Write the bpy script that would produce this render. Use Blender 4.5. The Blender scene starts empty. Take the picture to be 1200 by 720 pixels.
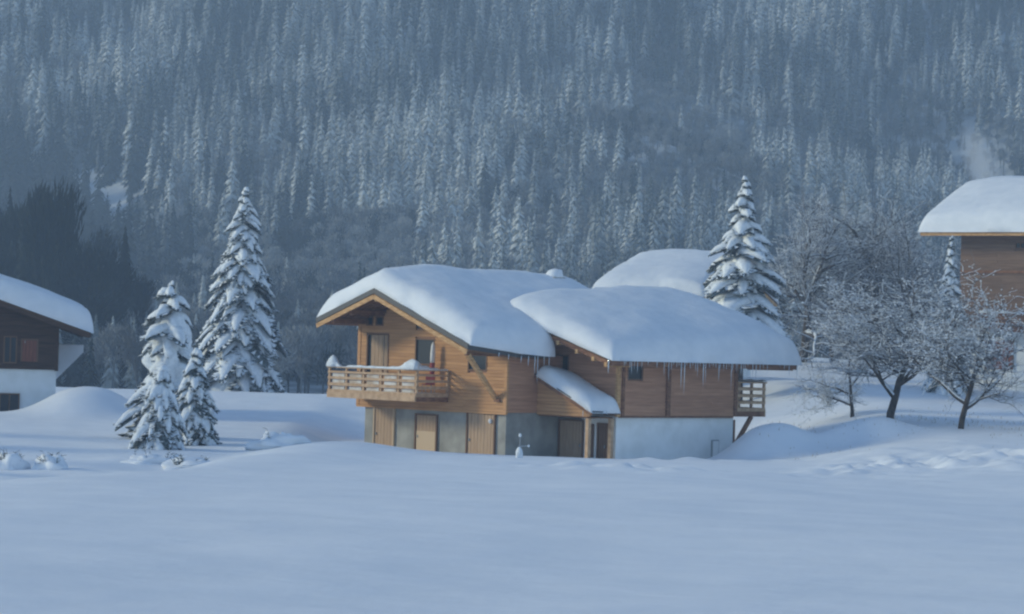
import bpy, math, random
import numpy as np
from mathutils import Vector, noise

R = math.radians
scene = bpy.context.scene
col = scene.collection

# ------------------------------------------------------------------ camera, light
EYE = 6.0
F = 3000.0                      # focal length in photograph pixels
ROLL = R(1.7)
PX, PY = 600.0, 405.0           # where the level line of sight meets the photograph
cam_d = bpy.data.cameras.new("camera")
cam = bpy.data.objects.new("camera", cam_d)
col.objects.link(cam)
scene.camera = cam
cam.location = (0, 0, EYE)
from mathutils import Matrix
cam.rotation_euler = (Matrix.Rotation(R(90), 3, 'X') @ Matrix.Rotation(ROLL, 3, 'Z')).to_euler()
cam_d.sensor_width = 36
cam_d.lens = F / 1200 * 36
cam_d.shift_y = (PY - 360) / 1200
cam_d.clip_start = 0.5
cam_d.clip_end = 6000

SUN_AZ = Vector((-1.0, 0.02))         # where the sun stands, seen from above
SUN_EL = R(19)
world = bpy.data.worlds.new("World")
scene.world = world
world.use_nodes = True
wn = world.node_tree.nodes
sky = wn.new('ShaderNodeTexSky')
sky.sky_type = 'NISHITA'
sky.sun_disc = False
sky.sun_elevation = SUN_EL
sky.sun_rotation = math.atan2(SUN_AZ.x, SUN_AZ.y)
sky.altitude = 2000
sky.air_density = 1.0
sky.dust_density = 0.0
sky.ozone_density = 1.9
wn['Background'].inputs['Strength'].default_value = 0.15
world.node_tree.links.new(sky.outputs[0], wn['Background'].inputs[0])

sl = bpy.data.lights.new("sun", 'SUN')
sl.energy = 2.45
sl.angle = R(10)
sl.color = (0.98, 0.93, 0.66)
so = bpy.data.objects.new("sun", sl)
col.objects.link(so)
sd = SUN_AZ.normalized() * math.cos(SUN_EL)
so.rotation_euler = Vector((sd.x, sd.y, math.sin(SUN_EL))).to_track_quat('Z', 'Y').to_euler()

scene.view_settings.view_transform = 'Standard'
scene.view_settings.look = 'None'
scene.view_settings.exposure = 0.46
scene.view_settings.gamma = 1.0
scene.cycles.use_denoising = True
scene.cycles.volume_bounces = 1
scene.cycles.max_bounces = 5
scene.cycles.diffuse_bounces = 3
scene.cycles.transparent_max_bounces = 4
scene.cycles.filter_width = 2.3

# ------------------------------------------------------------------ helpers
def ray(px, py):
    dx, dy = px - PX, py - PY
    c, s = math.cos(ROLL), math.sin(ROLL)
    return Vector(((dx * c + dy * s) / F, 1.0, -(dy * c - dx * s) / F))

def at(px, py, Y):
    d = ray(px, py)
    return Vector((d.x * Y, Y, EYE + d.z * Y))

def proj(x, y, z):
    """world point(s) -> photograph pixels"""
    u = x / y * F
    v = -(z - EYE) / y * F
    c, s = math.cos(ROLL), math.sin(ROLL)
    return PX + u * c - v * s, PY + u * s + v * c

def tag(o, label=None, cat=None, group=None, kind=None):
    if label: o['label'] = label
    if cat: o['category'] = cat
    if group: o['group'] = group
    if kind: o['kind'] = kind
    return o

def empty(name, loc=(0, 0, 0), rz=0.0):
    o = bpy.data.objects.new(name, None)
    o.location = loc
    o.rotation_euler = (0, 0, rz)
    o.empty_display_size = 0.3
    col.objects.link(o)
    return o

class MB:
    def __init__(s):
        s.v = []; s.f = []; s.m = []
        s.mi = 0
    def add(s, vs, fs):
        n = len(s.v)
        s.v.extend([tuple(p) for p in vs])
        s.f.extend([tuple(i + n for i in f) for f in fs])
        s.m.extend([s.mi] * len(fs))
    def box(s, x0, x1, y0, y1, z0, z1):
        s.add([(x0,y0,z0),(x1,y0,z0),(x1,y1,z0),(x0,y1,z0),(x0,y0,z1),(x1,y0,z1),(x1,y1,z1),(x0,y1,z1)],
              [(0,3,2,1),(4,5,6,7),(0,1,5,4),(1,2,6,5),(2,3,7,6),(3,0,4,7)])
    def beam(s, p, q, w, h, up=(0, 0, 1)):
        p = Vector(p); q = Vector(q); d = (q - p).normalized()
        r = d.cross(Vector(up)).normalized(); u = r.cross(d).normalized()
        vs = []
        for c in (p, q):
            for a, b in ((-1, -1), (1, -1), (1, 1), (-1, 1)):
                vs.append(c + r * (a * w / 2) + u * (b * h / 2))
        s.add(vs, [(0,1,2,3),(7,6,5,4),(0,4,5,1),(1,5,6,2),(2,6,7,3),(3,7,4,0)])
    def extrude(s, pts, vec):
        n = len(pts); vec = Vector(vec)
        vs = [Vector(p) for p in pts] + [Vector(p) + vec for p in pts]
        fs = [tuple(range(n))[::-1], tuple(range(n, 2 * n))]
        for i in range(n):
            j = (i + 1) % n
            fs.append((i, j, n + j, n + i))
        s.add(vs, fs)
    def tube(s, pts, rads, n=6, cap=True):
        pts = [Vector(p) for p in pts]
        rings = []
        base = len(s.v)
        for i, p in enumerate(pts):
            d = (pts[min(i + 1, len(pts) - 1)] - pts[max(i - 1, 0)])
            if d.length < 1e-9: d = Vector((0, 0, 1))
            d.normalize()
            r = d.cross(Vector((0.13, 0.31, 0.94)))
            if r.length < 1e-4: r = d.cross(Vector((1, 0, 0)))
            r.normalize(); u = r.cross(d)
            rings.append([p + r * (math.cos(2*math.pi*k/n) * rads[i]) + u * (math.sin(2*math.pi*k/n) * rads[i]) for k in range(n)])
        vs = [v for rr in rings for v in rr]
        fs = []
        for i in range(len(pts) - 1):
            for k in range(n):
                k2 = (k + 1) % n
                fs.append((i*n + k, i*n + k2, (i+1)*n + k2, (i+1)*n + k))
        if cap:
            fs.append(tuple(range(n))[::-1])
            fs.append(tuple((len(pts)-1)*n + k for k in range(n)))
        s.add(vs, fs)
    def blob(s, c, rx, ry, rz, seed=0, nu=10, nv=6, rough=0.2, bottom=-1.0):
        c = Vector(c); vs = []; fs = []
        for j in range(nv + 1):
            th = math.pi * j / nv
            for i in range(nu):
                ph = 2 * math.pi * i / nu
                d = Vector((math.sin(th)*math.cos(ph), math.sin(th)*math.sin(ph), math.cos(th)))
                k = 1 + rough * noise.noise(d * 1.7 + Vector((seed * 3.1, seed * 1.7, 0)))
                z = max(d.z, bottom)
                vs.append(c + Vector((d.x*rx*k, d.y*ry*k, z*rz*k)))
        for j in range(nv):
            for i in range(nu):
                i2 = (i + 1) % nu
                fs.append((j*nu+i, (j+1)*nu+i, (j+1)*nu+i2, j*nu+i2))
        s.add(vs, fs)
    def mesh(s, name, mats, smooth=False):
        me = bpy.data.meshes.new(name)
        me.from_pydata(s.v, [], s.f)
        for m in (mats if isinstance(mats, (list, tuple)) else [mats]):
            me.materials.append(m)
        if any(s.m):
            me.polygons.foreach_set('material_index', s.m)
        if smooth:
            me.polygons.foreach_set('use_smooth', [True] * len(me.polygons))
        me.validate()
        me.update()
        return me
    def build(s, name, mats, parent=None, smooth=False, kind=None):
        o = bpy.data.objects.new(name, s.mesh(name, mats, smooth))
        col.objects.link(o)
        if parent: o.parent = parent
        if kind: o['kind'] = kind
        return o

def part(name, me, parent, loc=(0, 0, 0), rot=(0, 0, 0), scale=(1, 1, 1)):
    o = bpy.data.objects.new(name, me)
    col.objects.link(o)
    o.parent = parent
    o.location = loc; o.rotation_euler = rot; o.scale = scale
    return o

def copy_tree(o, parent=None):
    c = o.copy(); col.objects.link(c); c.parent = parent
    for ch in list(o.children):
        copy_tree(ch, c)
    return c

# ------------------------------------------------------------------ materials
def mat(name, base, rough=0.8, spec=0.3):
    m = bpy.data.materials.new(name); m.use_nodes = True
    b = m.node_tree.nodes['Principled BSDF']
    b.inputs['Base Color'].default_value = (*base, 1)
    b.inputs['Roughness'].default_value = rough
    b.inputs['Specular IOR Level'].default_value = spec
    return m

def nd(m, t, **kw):
    n = m.node_tree.nodes.new(t)
    for k, v in kw.items(): setattr(n, k, v)
    return n
def lk(m, a, b): m.node_tree.links.new(a, b)
def bsdf(m): return m.node_tree.nodes['Principled BSDF']

def add_noise_color(m, c1, c2, scale=3.0, stretch=(1, 1, 1), detail=6, island=0.0, lo=0.35, hi=0.65, bump=0.0, bump_dist=0.02):
    tc = nd(m, 'ShaderNodeTexCoord'); mp = nd(m, 'ShaderNodeMapping')
    mp.inputs['Scale'].default_value = stretch
    lk(m, tc.outputs['Object'], mp.inputs['Vector'])
    n = nd(m, 'ShaderNodeTexNoise'); n.inputs['Scale'].default_value = scale; n.inputs['Detail'].default_value = detail
    lk(m, mp.outputs[0], n.inputs['Vector'])
    mr = nd(m, 'ShaderNodeMapRange'); mr.inputs['From Min'].default_value = lo; mr.inputs['From Max'].default_value = hi
    lk(m, n.outputs['Fac'], mr.inputs['Value'])
    fac = mr.outputs[0]
    if island:
        g = nd(m, 'ShaderNodeNewGeometry')
        mx = nd(m, 'ShaderNodeMath', operation='MULTIPLY_ADD'); mx.inputs[1].default_value = island
        mu = nd(m, 'ShaderNodeMath', operation='MULTIPLY'); mu.inputs[1].default_value = 1 - island
        lk(m, fac, mu.inputs[0]); lk(m, g.outputs['Random Per Island'], mx.inputs[0]); lk(m, mu.outputs[0], mx.inputs[2])
        fac = mx.outputs[0]
    mc = nd(m, 'ShaderNodeMix', data_type='RGBA')
    mc.inputs[6].default_value = (*c1, 1); mc.inputs[7].default_value = (*c2, 1)
    lk(m, fac, mc.inputs[0]); lk(m, mc.outputs[2], bsdf(m).inputs['Base Color'])
    if bump:
        bp = nd(m, 'ShaderNodeBump'); bp.inputs['Strength'].default_value = bump; bp.inputs['Distance'].default_value = bump_dist
        lk(m, n.outputs['Fac'], bp.inputs['Height']); lk(m, bp.outputs[0], bsdf(m).inputs['Normal'])
    return m

M = {}
M['snow'] = add_noise_color(mat('snow', (.8,.82,.85), .65, .25), (.78,.80,.83), (.84,.85,.87), scale=.5, bump=.6, bump_dist=.14, detail=10)
M['roof_snow'] = add_noise_color(mat('roof_snow', (.84,.86,.88), .65, .25), (.72,.74,.77), (.79,.80,.82), scale=1.3, bump=.55, bump_dist=.10, detail=10)
M['tree_snow'] = add_noise_color(mat('tree_snow', (.8,.82,.85), .8, .1), (.64,.67,.70), (.80,.82,.84), scale=5, bump=.5, bump_dist=.05)
M['needle'] = add_noise_color(mat('needle', (.03,.05,.035), .9, .1), (.06,.078,.076), (.25,.28,.29), scale=9, lo=.4, hi=.7)
M['bark'] = add_noise_color(mat('bark', (.07,.055,.045), .95, .1), (.035,.028,.024), (.10,.08,.065), scale=8, stretch=(1,1,.3), bump=.5)
M['twig'] = add_noise_color(mat('twig', (.1,.09,.085), .95, .1), (.075,.07,.07), (.26,.26,.27), scale=3)
M['frost_twig'] = add_noise_color(mat('frost_twig', (.45,.48,.52), .9, .1), (.12,.12,.13), (.62,.66,.70), scale=1.6)
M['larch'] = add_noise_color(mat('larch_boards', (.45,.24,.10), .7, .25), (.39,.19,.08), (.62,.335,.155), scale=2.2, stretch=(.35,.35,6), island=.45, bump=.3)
M['larch_dark'] = add_noise_color(mat('larch_boards_brown', (.25,.12,.06), .7, .25), (.37,.18,.10), (.55,.285,.165), scale=2.2, stretch=(.35,.35,6), island=.45, bump=.3)  # larch again, with the shade of wing and side walls put into its colour
M['old_wood'] = add_noise_color(mat('old_dark_wood', (.08,.045,.03), .8, .2), (.045,.026,.02), (.11,.062,.042), scale=2.2, stretch=(.35,.35,6), island=.4, bump=.3)
M['beam'] = add_noise_color(mat('beam_wood', (.5,.28,.12), .7, .25), (.42,.22,.09), (.62,.37,.17), scale=3, stretch=(1,1,3))
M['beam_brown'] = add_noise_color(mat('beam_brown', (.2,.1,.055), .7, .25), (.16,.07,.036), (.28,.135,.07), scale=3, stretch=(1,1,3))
M['rail'] = add_noise_color(mat('pale_rail_wood', (.6,.42,.24), .7, .25), (.42,.26,.15), (.58,.39,.24), scale=4)
M['soffit'] = add_noise_color(mat('soffit_boards', (.2,.1,.05), .8, .2), (.15,.07,.035), (.26,.125,.06), scale=3, island=.4)
M['roof_edge'] = mat('roof_edge_metal', (.05,.048,.05), .5, .5)
M['door'] = add_noise_color(mat('door_wood', (.38,.24,.13), .7, .25), (.36,.23,.145), (.48,.33,.21), scale=3, stretch=(6,6,.5), island=.3)
M['door_red'] = add_noise_color(mat('red_brown_shutter', (.2,.07,.045), .7, .25), (.16,.055,.04), (.26,.10,.06), scale=3, stretch=(6,6,.5), island=.3)
M['stucco'] = add_noise_color(mat('white_render', (.62,.62,.60), .9, .15), (.76,.76,.73), (.87,.87,.85), scale=1.2, bump=.3)
M['block'] = add_noise_color(mat('grey_render', (.26,.27,.26), .9, .15), (.25,.24,.215), (.38,.365,.33), scale=1.0, bump=.3)
M['glass'] = mat('window_glass', (.025,.03,.038), .25, .25)
M['frame'] = mat('window_frame', (.17,.09,.05), .6, .3)
M['frame_pale'] = mat('pale_frame', (.55,.4,.26), .6, .3)
M['ice'] = mat('ice', (.75,.82,.88), .15, .6)
bsdf(M['ice']).inputs['Transmission Weight'].default_value = .35
M['red'] = mat('red_cloth', (.33,.07,.065), .8, .2)
M['white_cloth'] = mat('white_cloth', (.75,.72,.70), .8, .2)
M['frosted_board'] = add_noise_color(mat('frosted_board', (.6,.55,.5), .8, .2), (.50,.40,.31), (.74,.73,.72), scale=1.5)
M['metal'] = mat('grey_metal', (.3,.31,.32), .45, .5)
M['rock'] = add_noise_color(mat('rock', (.1,.1,.1), .95, .1), (.05,.052,.055), (.16,.16,.16), scale=.2, bump=.6, bump_dist=1.0)
M['forest_floor'] = add_noise_color(mat('forest_floor', (.3,.32,.32), .9, .1), (.10,.11,.11), (.55,.57,.58), scale=.09, detail=8, lo=.42, hi=.66, bump=.6, bump_dist=1.0)
M['weathered'] = add_noise_color(mat('weathered_boards', (.2,.13,.1), .8, .2), (.15,.092,.062), (.25,.16,.11), scale=2.2, stretch=(.35,.35,6), island=.45, bump=.3)
M['grass'] = add_noise_color(mat('dry_grass', (.3,.24,.14), .9, .1), (.22,.17,.10), (.42,.35,.23), scale=.5)

def frosty(name, dark, light, lo, hi, scale=.9):
    """bare colour below, frost and snow wherever the surface faces up"""
    m = mat(name, dark, .9, .1)
    g = nd(m, 'ShaderNodeNewGeometry'); sx = nd(m, 'ShaderNodeSeparateXYZ'); lk(m, g.outputs['True Normal'], sx.inputs[0])
    ab = nd(m, 'ShaderNodeMath', operation='ABSOLUTE'); lk(m, sx.outputs['Z'], ab.inputs[0])
    tc = nd(m, 'ShaderNodeTexCoord')
    n = nd(m, 'ShaderNodeTexNoise'); n.inputs['Scale'].default_value = scale; n.inputs['Detail'].default_value = 5
    lk(m, tc.outputs['Object'], n.inputs['Vector'])
    oi = nd(m, 'ShaderNodeObjectInfo')
    a1 = nd(m, 'ShaderNodeMath', operation='MULTIPLY_ADD'); a1.inputs[1].default_value = .9; lk(m, n.outputs['Fac'], a1.inputs[0]); lk(m, ab.outputs[0], a1.inputs[2])
    a2 = nd(m, 'ShaderNodeMath', operation='MULTIPLY_ADD'); a2.inputs[1].default_value = .6; lk(m, oi.outputs['Random'], a2.inputs[0]); lk(m, a1.outputs[0], a2.inputs[2])
    n2 = nd(m, 'ShaderNodeTexNoise'); n2.inputs['Scale'].default_value = .016; n2.inputs['Detail'].default_value = 3
    lk(m, g.outputs['Position'], n2.inputs['Vector'])
    a3 = nd(m, 'ShaderNodeMath', operation='MULTIPLY_ADD'); a3.inputs[1].default_value = 2.8; lk(m, n2.outputs['Fac'], a3.inputs[0]); lk(m, a2.outputs[0], a3.inputs[2])
    mr = nd(m, 'ShaderNodeMapRange'); mr.inputs['From Min'].default_value = lo + 1.35; mr.inputs['From Max'].default_value = hi + 1.35
    lk(m, a3.outputs[0], mr.inputs['Value'])
    mc = nd(m, 'ShaderNodeMix', data_type='RGBA'); mc.inputs[6].default_value = (*dark, 1); mc.inputs[7].default_value = (*light, 1)
    lk(m, mr.outputs[0], mc.inputs[0]); lk(m, mc.outputs[2], bsdf(m).inputs['Base Color'])
    return m
M['far_conifer'] = frosty('frosted_conifer', (.035,.048,.042), (.60,.61,.58), .95, 1.65)
M['far_bare'] = frosty('frosted_bare_crown', (.11,.11,.11), (.40,.41,.41), .75, 1.8)
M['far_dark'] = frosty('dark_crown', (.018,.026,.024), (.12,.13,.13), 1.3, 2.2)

def gully_snow(m):
    g = nd(m, 'ShaderNodeNewGeometry'); sx = nd(m, 'ShaderNodeSeparateXYZ'); lk(m, g.outputs['Position'], sx.inputs[0])
    a = nd(m, 'ShaderNodeMath', operation='MULTIPLY_ADD'); a.inputs[1].default_value = .09; lk(m, sx.outputs['Y'], a.inputs[0]); lk(m, sx.outputs['X'], a.inputs[2])
    b = nd(m, 'ShaderNodeMath', operation='SUBTRACT'); b.inputs[1].default_value = 153 + 830*.09; lk(m, a.outputs[0], b.inputs[0])
    c = nd(m, 'ShaderNodeMath', operation='ABSOLUTE'); lk(m, b.outputs[0], c.inputs[0])
    r_ = nd(m, 'ShaderNodeMapRange'); r_.inputs['From Min'].default_value = 12; r_.inputs['From Max'].default_value = 3; lk(m, c.outputs[0], r_.inputs['Value'])
    mx = nd(m, 'ShaderNodeMix', data_type='RGBA'); mx.inputs[7].default_value = (.48,.50,.52,1)
    src = bsdf(m).inputs['Base Color'].links[0].from_socket
    lk(m, src, mx.inputs[6]); lk(m, r_.outputs[0], mx.inputs[0]); lk(m, mx.outputs[2], bsdf(m).inputs['Base Color'])
gully_snow(M['forest_floor'])
def rock_slope(m, cx, cy, rx, ry):
    g = nd(m, 'ShaderNodeNewGeometry'); v = nd(m, 'ShaderNodeVectorMath', operation='SUBTRACT'); v.inputs[1].default_value = (cx, cy, 0); lk(m, g.outputs['Position'], v.inputs[0])
    w = nd(m, 'ShaderNodeVectorMath', operation='MULTIPLY'); w.inputs[1].default_value = (1/rx, 1/ry, 0); lk(m, v.outputs[0], w.inputs[0])
    l = nd(m, 'ShaderNodeVectorMath', operation='LENGTH'); lk(m, w.outputs[0], l.inputs[0])
    n = nd(m, 'ShaderNodeTexNoise'); n.inputs['Scale'].default_value = .16; n.inputs['Detail'].default_value = 6; lk(m, g.outputs['Position'], n.inputs['Vector'])
    a = nd(m, 'ShaderNodeMath', operation='MULTIPLY_ADD'); a.inputs[1].default_value = 2.4; lk(m, n.outputs['Fac'], a.inputs[0]); a.inputs[2].default_value = -.2
    b = nd(m, 'ShaderNodeMath', operation='SUBTRACT'); lk(m, a.outputs[0], b.inputs[0]); lk(m, l.outputs['Value'], b.inputs[1])
    r_ = nd(m, 'ShaderNodeMapRange'); r_.inputs['From Min'].default_value = 0; r_.inputs['From Max'].default_value = .35; lk(m, b.outputs[0], r_.inputs['Value'])
    mx = nd(m, 'ShaderNodeMix', data_type='RGBA'); mx.inputs[7].default_value = (.62,.64,.66,1)
    src = bsdf(m).inputs['Base Color'].links[0].from_socket
    lk(m, src, mx.inputs[6]); lk(m, r_.outputs[0], mx.inputs[0]); lk(m, mx.outputs[2], bsdf(m).inputs['Base Color'])
# ------------------------------------------------------------------ terrain
def vnoise(x, y, seed):
    rs = np.random.RandomState(seed); T = rs.rand(256, 256)
    xi = np.floor(x).astype(int); yi = np.floor(y).astype(int)
    fx = x - xi; fy = y - yi
    fx = fx*fx*(3-2*fx); fy = fy*fy*(3-2*fy)
    a = T[xi % 256, yi % 256]; b = T[(xi+1) % 256, yi % 256]; c = T[xi % 256, (yi+1) % 256]; d = T[(xi+1) % 256, (yi+1) % 256]
    return (a*(1-fx)+b*fx)*(1-fy) + (c*(1-fx)+d*fx)*fy - .5
def fbm(x, y, seed, octv=4, gain=.5):
    s = 0; g = 1.0
    for o in range(octv):
        s = s + g * vnoise(x * 2**o + 17*o, y * 2**o + 5*o, seed + o); g *= gain
    return s
def sst(a, b, x):
    t = np.clip((x - a) / (b - a), 0, 1); return t*t*(3-2*t)

YS = np.arange(-100, 2601, 1.0)
def curve(pts, sig):
    xs, zs = zip(*pts)
    z = np.interp(YS, xs, zs)
    k = np.arange(-40, 41); w = np.exp(-.5*(k/sig)**2); w /= w.sum()
    return np.convolve(np.pad(z, 40, mode='edge'), w, 'valid')
far = [(235,-1.5),(300,-1),(420,1.5),(550,8),(700,26),(850,70),(1000,145),(1300,300),(1600,400),(2600,420)]
cl = curve([(-100,7.1),(0,4.3),(46,3.0),(74,1.35),(100,1.0),(112,1.1),(140,1.5),(172,2.55),(185,1.8)] + far, 5)
cm = curve([(-100,7.1),(0,4.3),(119,1.02),(129,.35),(145,.9),(172,2.5),(186,1.8)] + far, 2.5)
cr = curve([(-100,7.1),(0,4.3),(60,2.65),(90,2.2),(110,2.1),(122,2.1),(130,2.6),(140,2.8),(170,3.8),(210,5.3),(226,5.3)] + far, 4)

def H(x, y, detail=True):
    x = np.asarray(x, float); y = np.asarray(y, float)
    wl = 1 - sst(-12.0, -8.2, x + 1.4*vnoise(y*.06, y*0, 3))
    wr = sst(10.5, 22.0 - 8*sst(150, 190, y), x)
    L = np.interp(y, YS, cl); C_ = np.interp(y, YS, cm); Rr = np.interp(y, YS, cr)
    z = L*wl + Rr*wr + C_*(1-wl-wr)
    near = 1 - sst(200, 280, y)
    z = z + near * (.28 * fbm(x*.05+3, y*.035+9, 11, 3) + .10*fbm(x*.16+y*.05, y*.09, 13, 3))
    # crest of drifted snow left of the chalet
    z = z + .30*np.exp(-((x+7.2)/2.4)**2) * sst(60, 84, y) * (1-sst(116, 122, y))
    # terraces on the slope at the right
    z = z + sst(12, 20, x+ .0*y) * sst(138,150,y) * (1-sst(214,225,y)) * .45*np.sin(y*.26 + .05*x + 2*fbm(x*.05,y*.05,5,2))
    # two heaps of cleared snow right of the chalet
    def heap(cx, cy, rx, ry, h):
        q = ((x-cx)/rx)**2 + ((y-cy)/ry)**2
        return h*np.exp(-q**1.25)
    z = z + heap(12.9, 127.3, 2.2, 2.2, 1.8) + heap(17.6, 128, 2.4, 2.0, 1.1)
    # bank of snow beside the left house
    z = z + heap(-22.4, 136, 2.7, 4, 1.65) + heap(-33, 133, 9, 3, .35)
    if detail:
        # trodden and ploughed strip running to the right
        t = np.clip((x + 4) / 26, 0, 1.4)
        yc = 84 + 22*np.sin(t*1.1)
        band = np.exp(-((y-yc)/(4.0+9*t))**2) * sst(-3, 5, x) * (y < 122)
        lump = fbm(x*.8, y*.35, 21, 4, .65)
        lump2 = fbm(x*1.3, y*.5, 23, 3, .6)
        z = z + band*sst(-.35, .15, fbm(x*.12, y*.06, 27, 2))*(.34*lump + .30*lump2 + .10*np.sign(lump)*np.abs(lump)**.5*.4)
        band2 = np.exp(-((y-117.2)/1.3)**2) * sst(3.5, 7, x) * (1 - sst(15, 26, x))
        z = z + band2*(.05 + .22*fbm(x*1.1, y*.6, 31, 3))
        rough_l = np.exp(-((y-84)/16)**2) * (1 - sst(-12, -8, x))
        z = z + rough_l*.22*fbm(x*.45, y*.2, 41, 3)
        z = z + near*.035*fbm(x*.5, y*.25, 51, 3)
    # mountain relief
    mt = sst(520, 800, y)
    z = z + mt*(30*fbm(x*.006+2, y*.004+1, 61, 3, .5) + 16*(1-2*np.abs(fbm(x*.011+y*.006, y*.004, 66, 3, .5)))-8)
    gl = np.abs(x - 153 + (y-830)*.09) 
    z = z - mt*7*np.exp(-(gl/9)**2)
    return z
def on_slope(px, py, y0=500, y1=1200):
    for yy in range(y0, y1, 2):
        q = at(px, py, yy)
        if q.z < float(H(np.array([q.x]), np.array([q.y]), False)[0]): return q
    return at(px, py, y1)
def h1(x, y): return float(H(np.array([x]), np.array([y]), False)[0])

def grid_obj(name, xs, ys, zf, m, kind='structure', smooth=True):
    X, Y = np.meshgrid(xs, ys)
    Z = zf(X, Y)
    nx, ny = len(xs), len(ys)
    co = np.stack([X, Y, Z], -1).reshape(-1, 3)
    i = np.arange(nx*ny).reshape(ny, nx)
    q = np.stack([i[:-1,:-1], i[:-1,1:], i[1:,1:], i[1:,:-1]], -1).reshape(-1, 4)
    me = bpy.data.meshes.new(name)
    me.vertices.add(len(co)); me.vertices.foreach_set('co', co.ravel())
    me.loops.add(q.size); me.loops.foreach_set('vertex_index', q.ravel())
    me.polygons.add(len(q)); me.polygons.foreach_set('loop_start', np.arange(0, q.size, 4))
    me.materials.append(m)
    me.update(calc_edges=True); me.validate()
    if smooth: me.polygons.foreach_set('use_smooth', np.ones(len(q), bool))
    o = bpy.data.objects.new(name, me); col.objects.link(o); o['kind'] = kind
    return o

xn = np.concatenate([np.geomspace(-160, -34, 40), np.arange(-33.6, 33.8, .33), np.geomspace(34, 160, 40)])
yn = np.concatenate([np.arange(-60, 14, 4.0), np.arange(14, 60, .8), np.arange(60, 128, .33), np.arange(128, 232, .9), np.arange(232, 300, 3.0)])
grid_obj('snow_field', xn, yn, H, M['snow'])
snow_mtn = M['snow']
grid_obj('mountainside', np.arange(-900, 901, 9.0), np.concatenate([np.arange(297, 1500, 7.0), np.arange(1500, 2500, 40.)]), lambda x, y: H(x, y, False) - .05, M['forest_floor'])

q_ = on_slope(125, 222)
rock_slope(M['forest_floor'], q_.x, q_.y, 13, 34)
# ------------------------------------------------------------------ snow on a roof
def offs(L, e=(0, .04, .10, .18, .28, .42, .6, .85, 1.2), step=.45):
    """distances across a width L, close together at both edges"""
    e = [v for v in e if v < L/2]
    mid = list(np.linspace(e[-1], L - e[-1], max(3, int((L-2*e[-1])/step)+2)))[1:-1]
    return e + mid + [L - v for v in e[::-1]]
def roof_snow(b0, b1, amin, amax, zroof, T1, T2, seed, R1=.42, R2=3.2, sag=.12, zfix=None, name='roof_snow', parent=None, amp=.07, step=.45):
    bs = [b0 + v for v in offs(b1 - b0, step=step)]
    W0 = max(amax(b) - amin(b) for b in bs)
    sv = [v / W0 for v in offs(W0, step=step)]
    V = []; Vb = []
    f = lambda d, r: math.sqrt(max(0.0, 1 - (1 - min(max(d, 0)/r, 1))**2))
    for b in bs:
        A0 = amin(b); A1 = amax(b)
        for s in sv:
            a = A0 + (A1 - A0)*s
            dl = a - A0; dr = A1 - a; df = b - b0; dk = b1 - b
            e = f(dl, R1)*f(dr, R1)*f(df, R1)*f(dk, R1)
            i_ = f(dl, R2)*f(dr, R2)*f(df, R2)*f(dk, R2)
            n = noise.noise(Vector((a*.35, b*.35, seed)))*1.3 + .6*noise.noise(Vector((a*.9, b*.9, seed+5))) + .3*noise.noise(Vector((a*2.4, b*2.4, seed+7)))
            z = zroof(a, b); T1b = T1(b) if callable(T1) else T1
            ea = min(dl, dr); 
            hang = sag*(1 - min(min(ea, min(df, dk))/.35, 1))**1
            ka = noise.noise(Vector((a*.8, b*.8, seed+9)))*.14*(1 if min(ea, df, dk) < .5 else 0)
            V.append((a + (ka if dr < .5 or dl < .5 else 0), b + (ka if df < .5 or dk < .5 else 0), z + T1b*e + T2*i_ + amp*n*e*1.5 - hang*.6*(1-e)))
            Vb.append((a, b, z - .01 - hang*.6))
    nx, ny = len(sv), len(bs)
    mb = MB(); n = nx*ny
    fs = []
    for j in range(ny-1):
        for i in range(nx-1):
            q = (j*nx+i, j*nx+i+1, (j+1)*nx+i+1, (j+1)*nx+i)
            fs.append(q); fs.append(tuple(n+k for k in q[::-1]))
    ring = [i for i in range(nx)] + [j*nx+nx-1 for j in range(1, ny)] + [(ny-1)*nx+i for i in range(nx-2, -1, -1)] + [j*nx for j in range(ny-2, 0, -1)]
    for k in range(len(ring)):
        p, q = ring[k], ring[(k+1) % len(ring)]
        fs.append((q, p, n+p, n+q))
    mb.add(V + Vb, fs)
    return mb.build(name, M['roof_snow'], parent, smooth=True)

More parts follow.
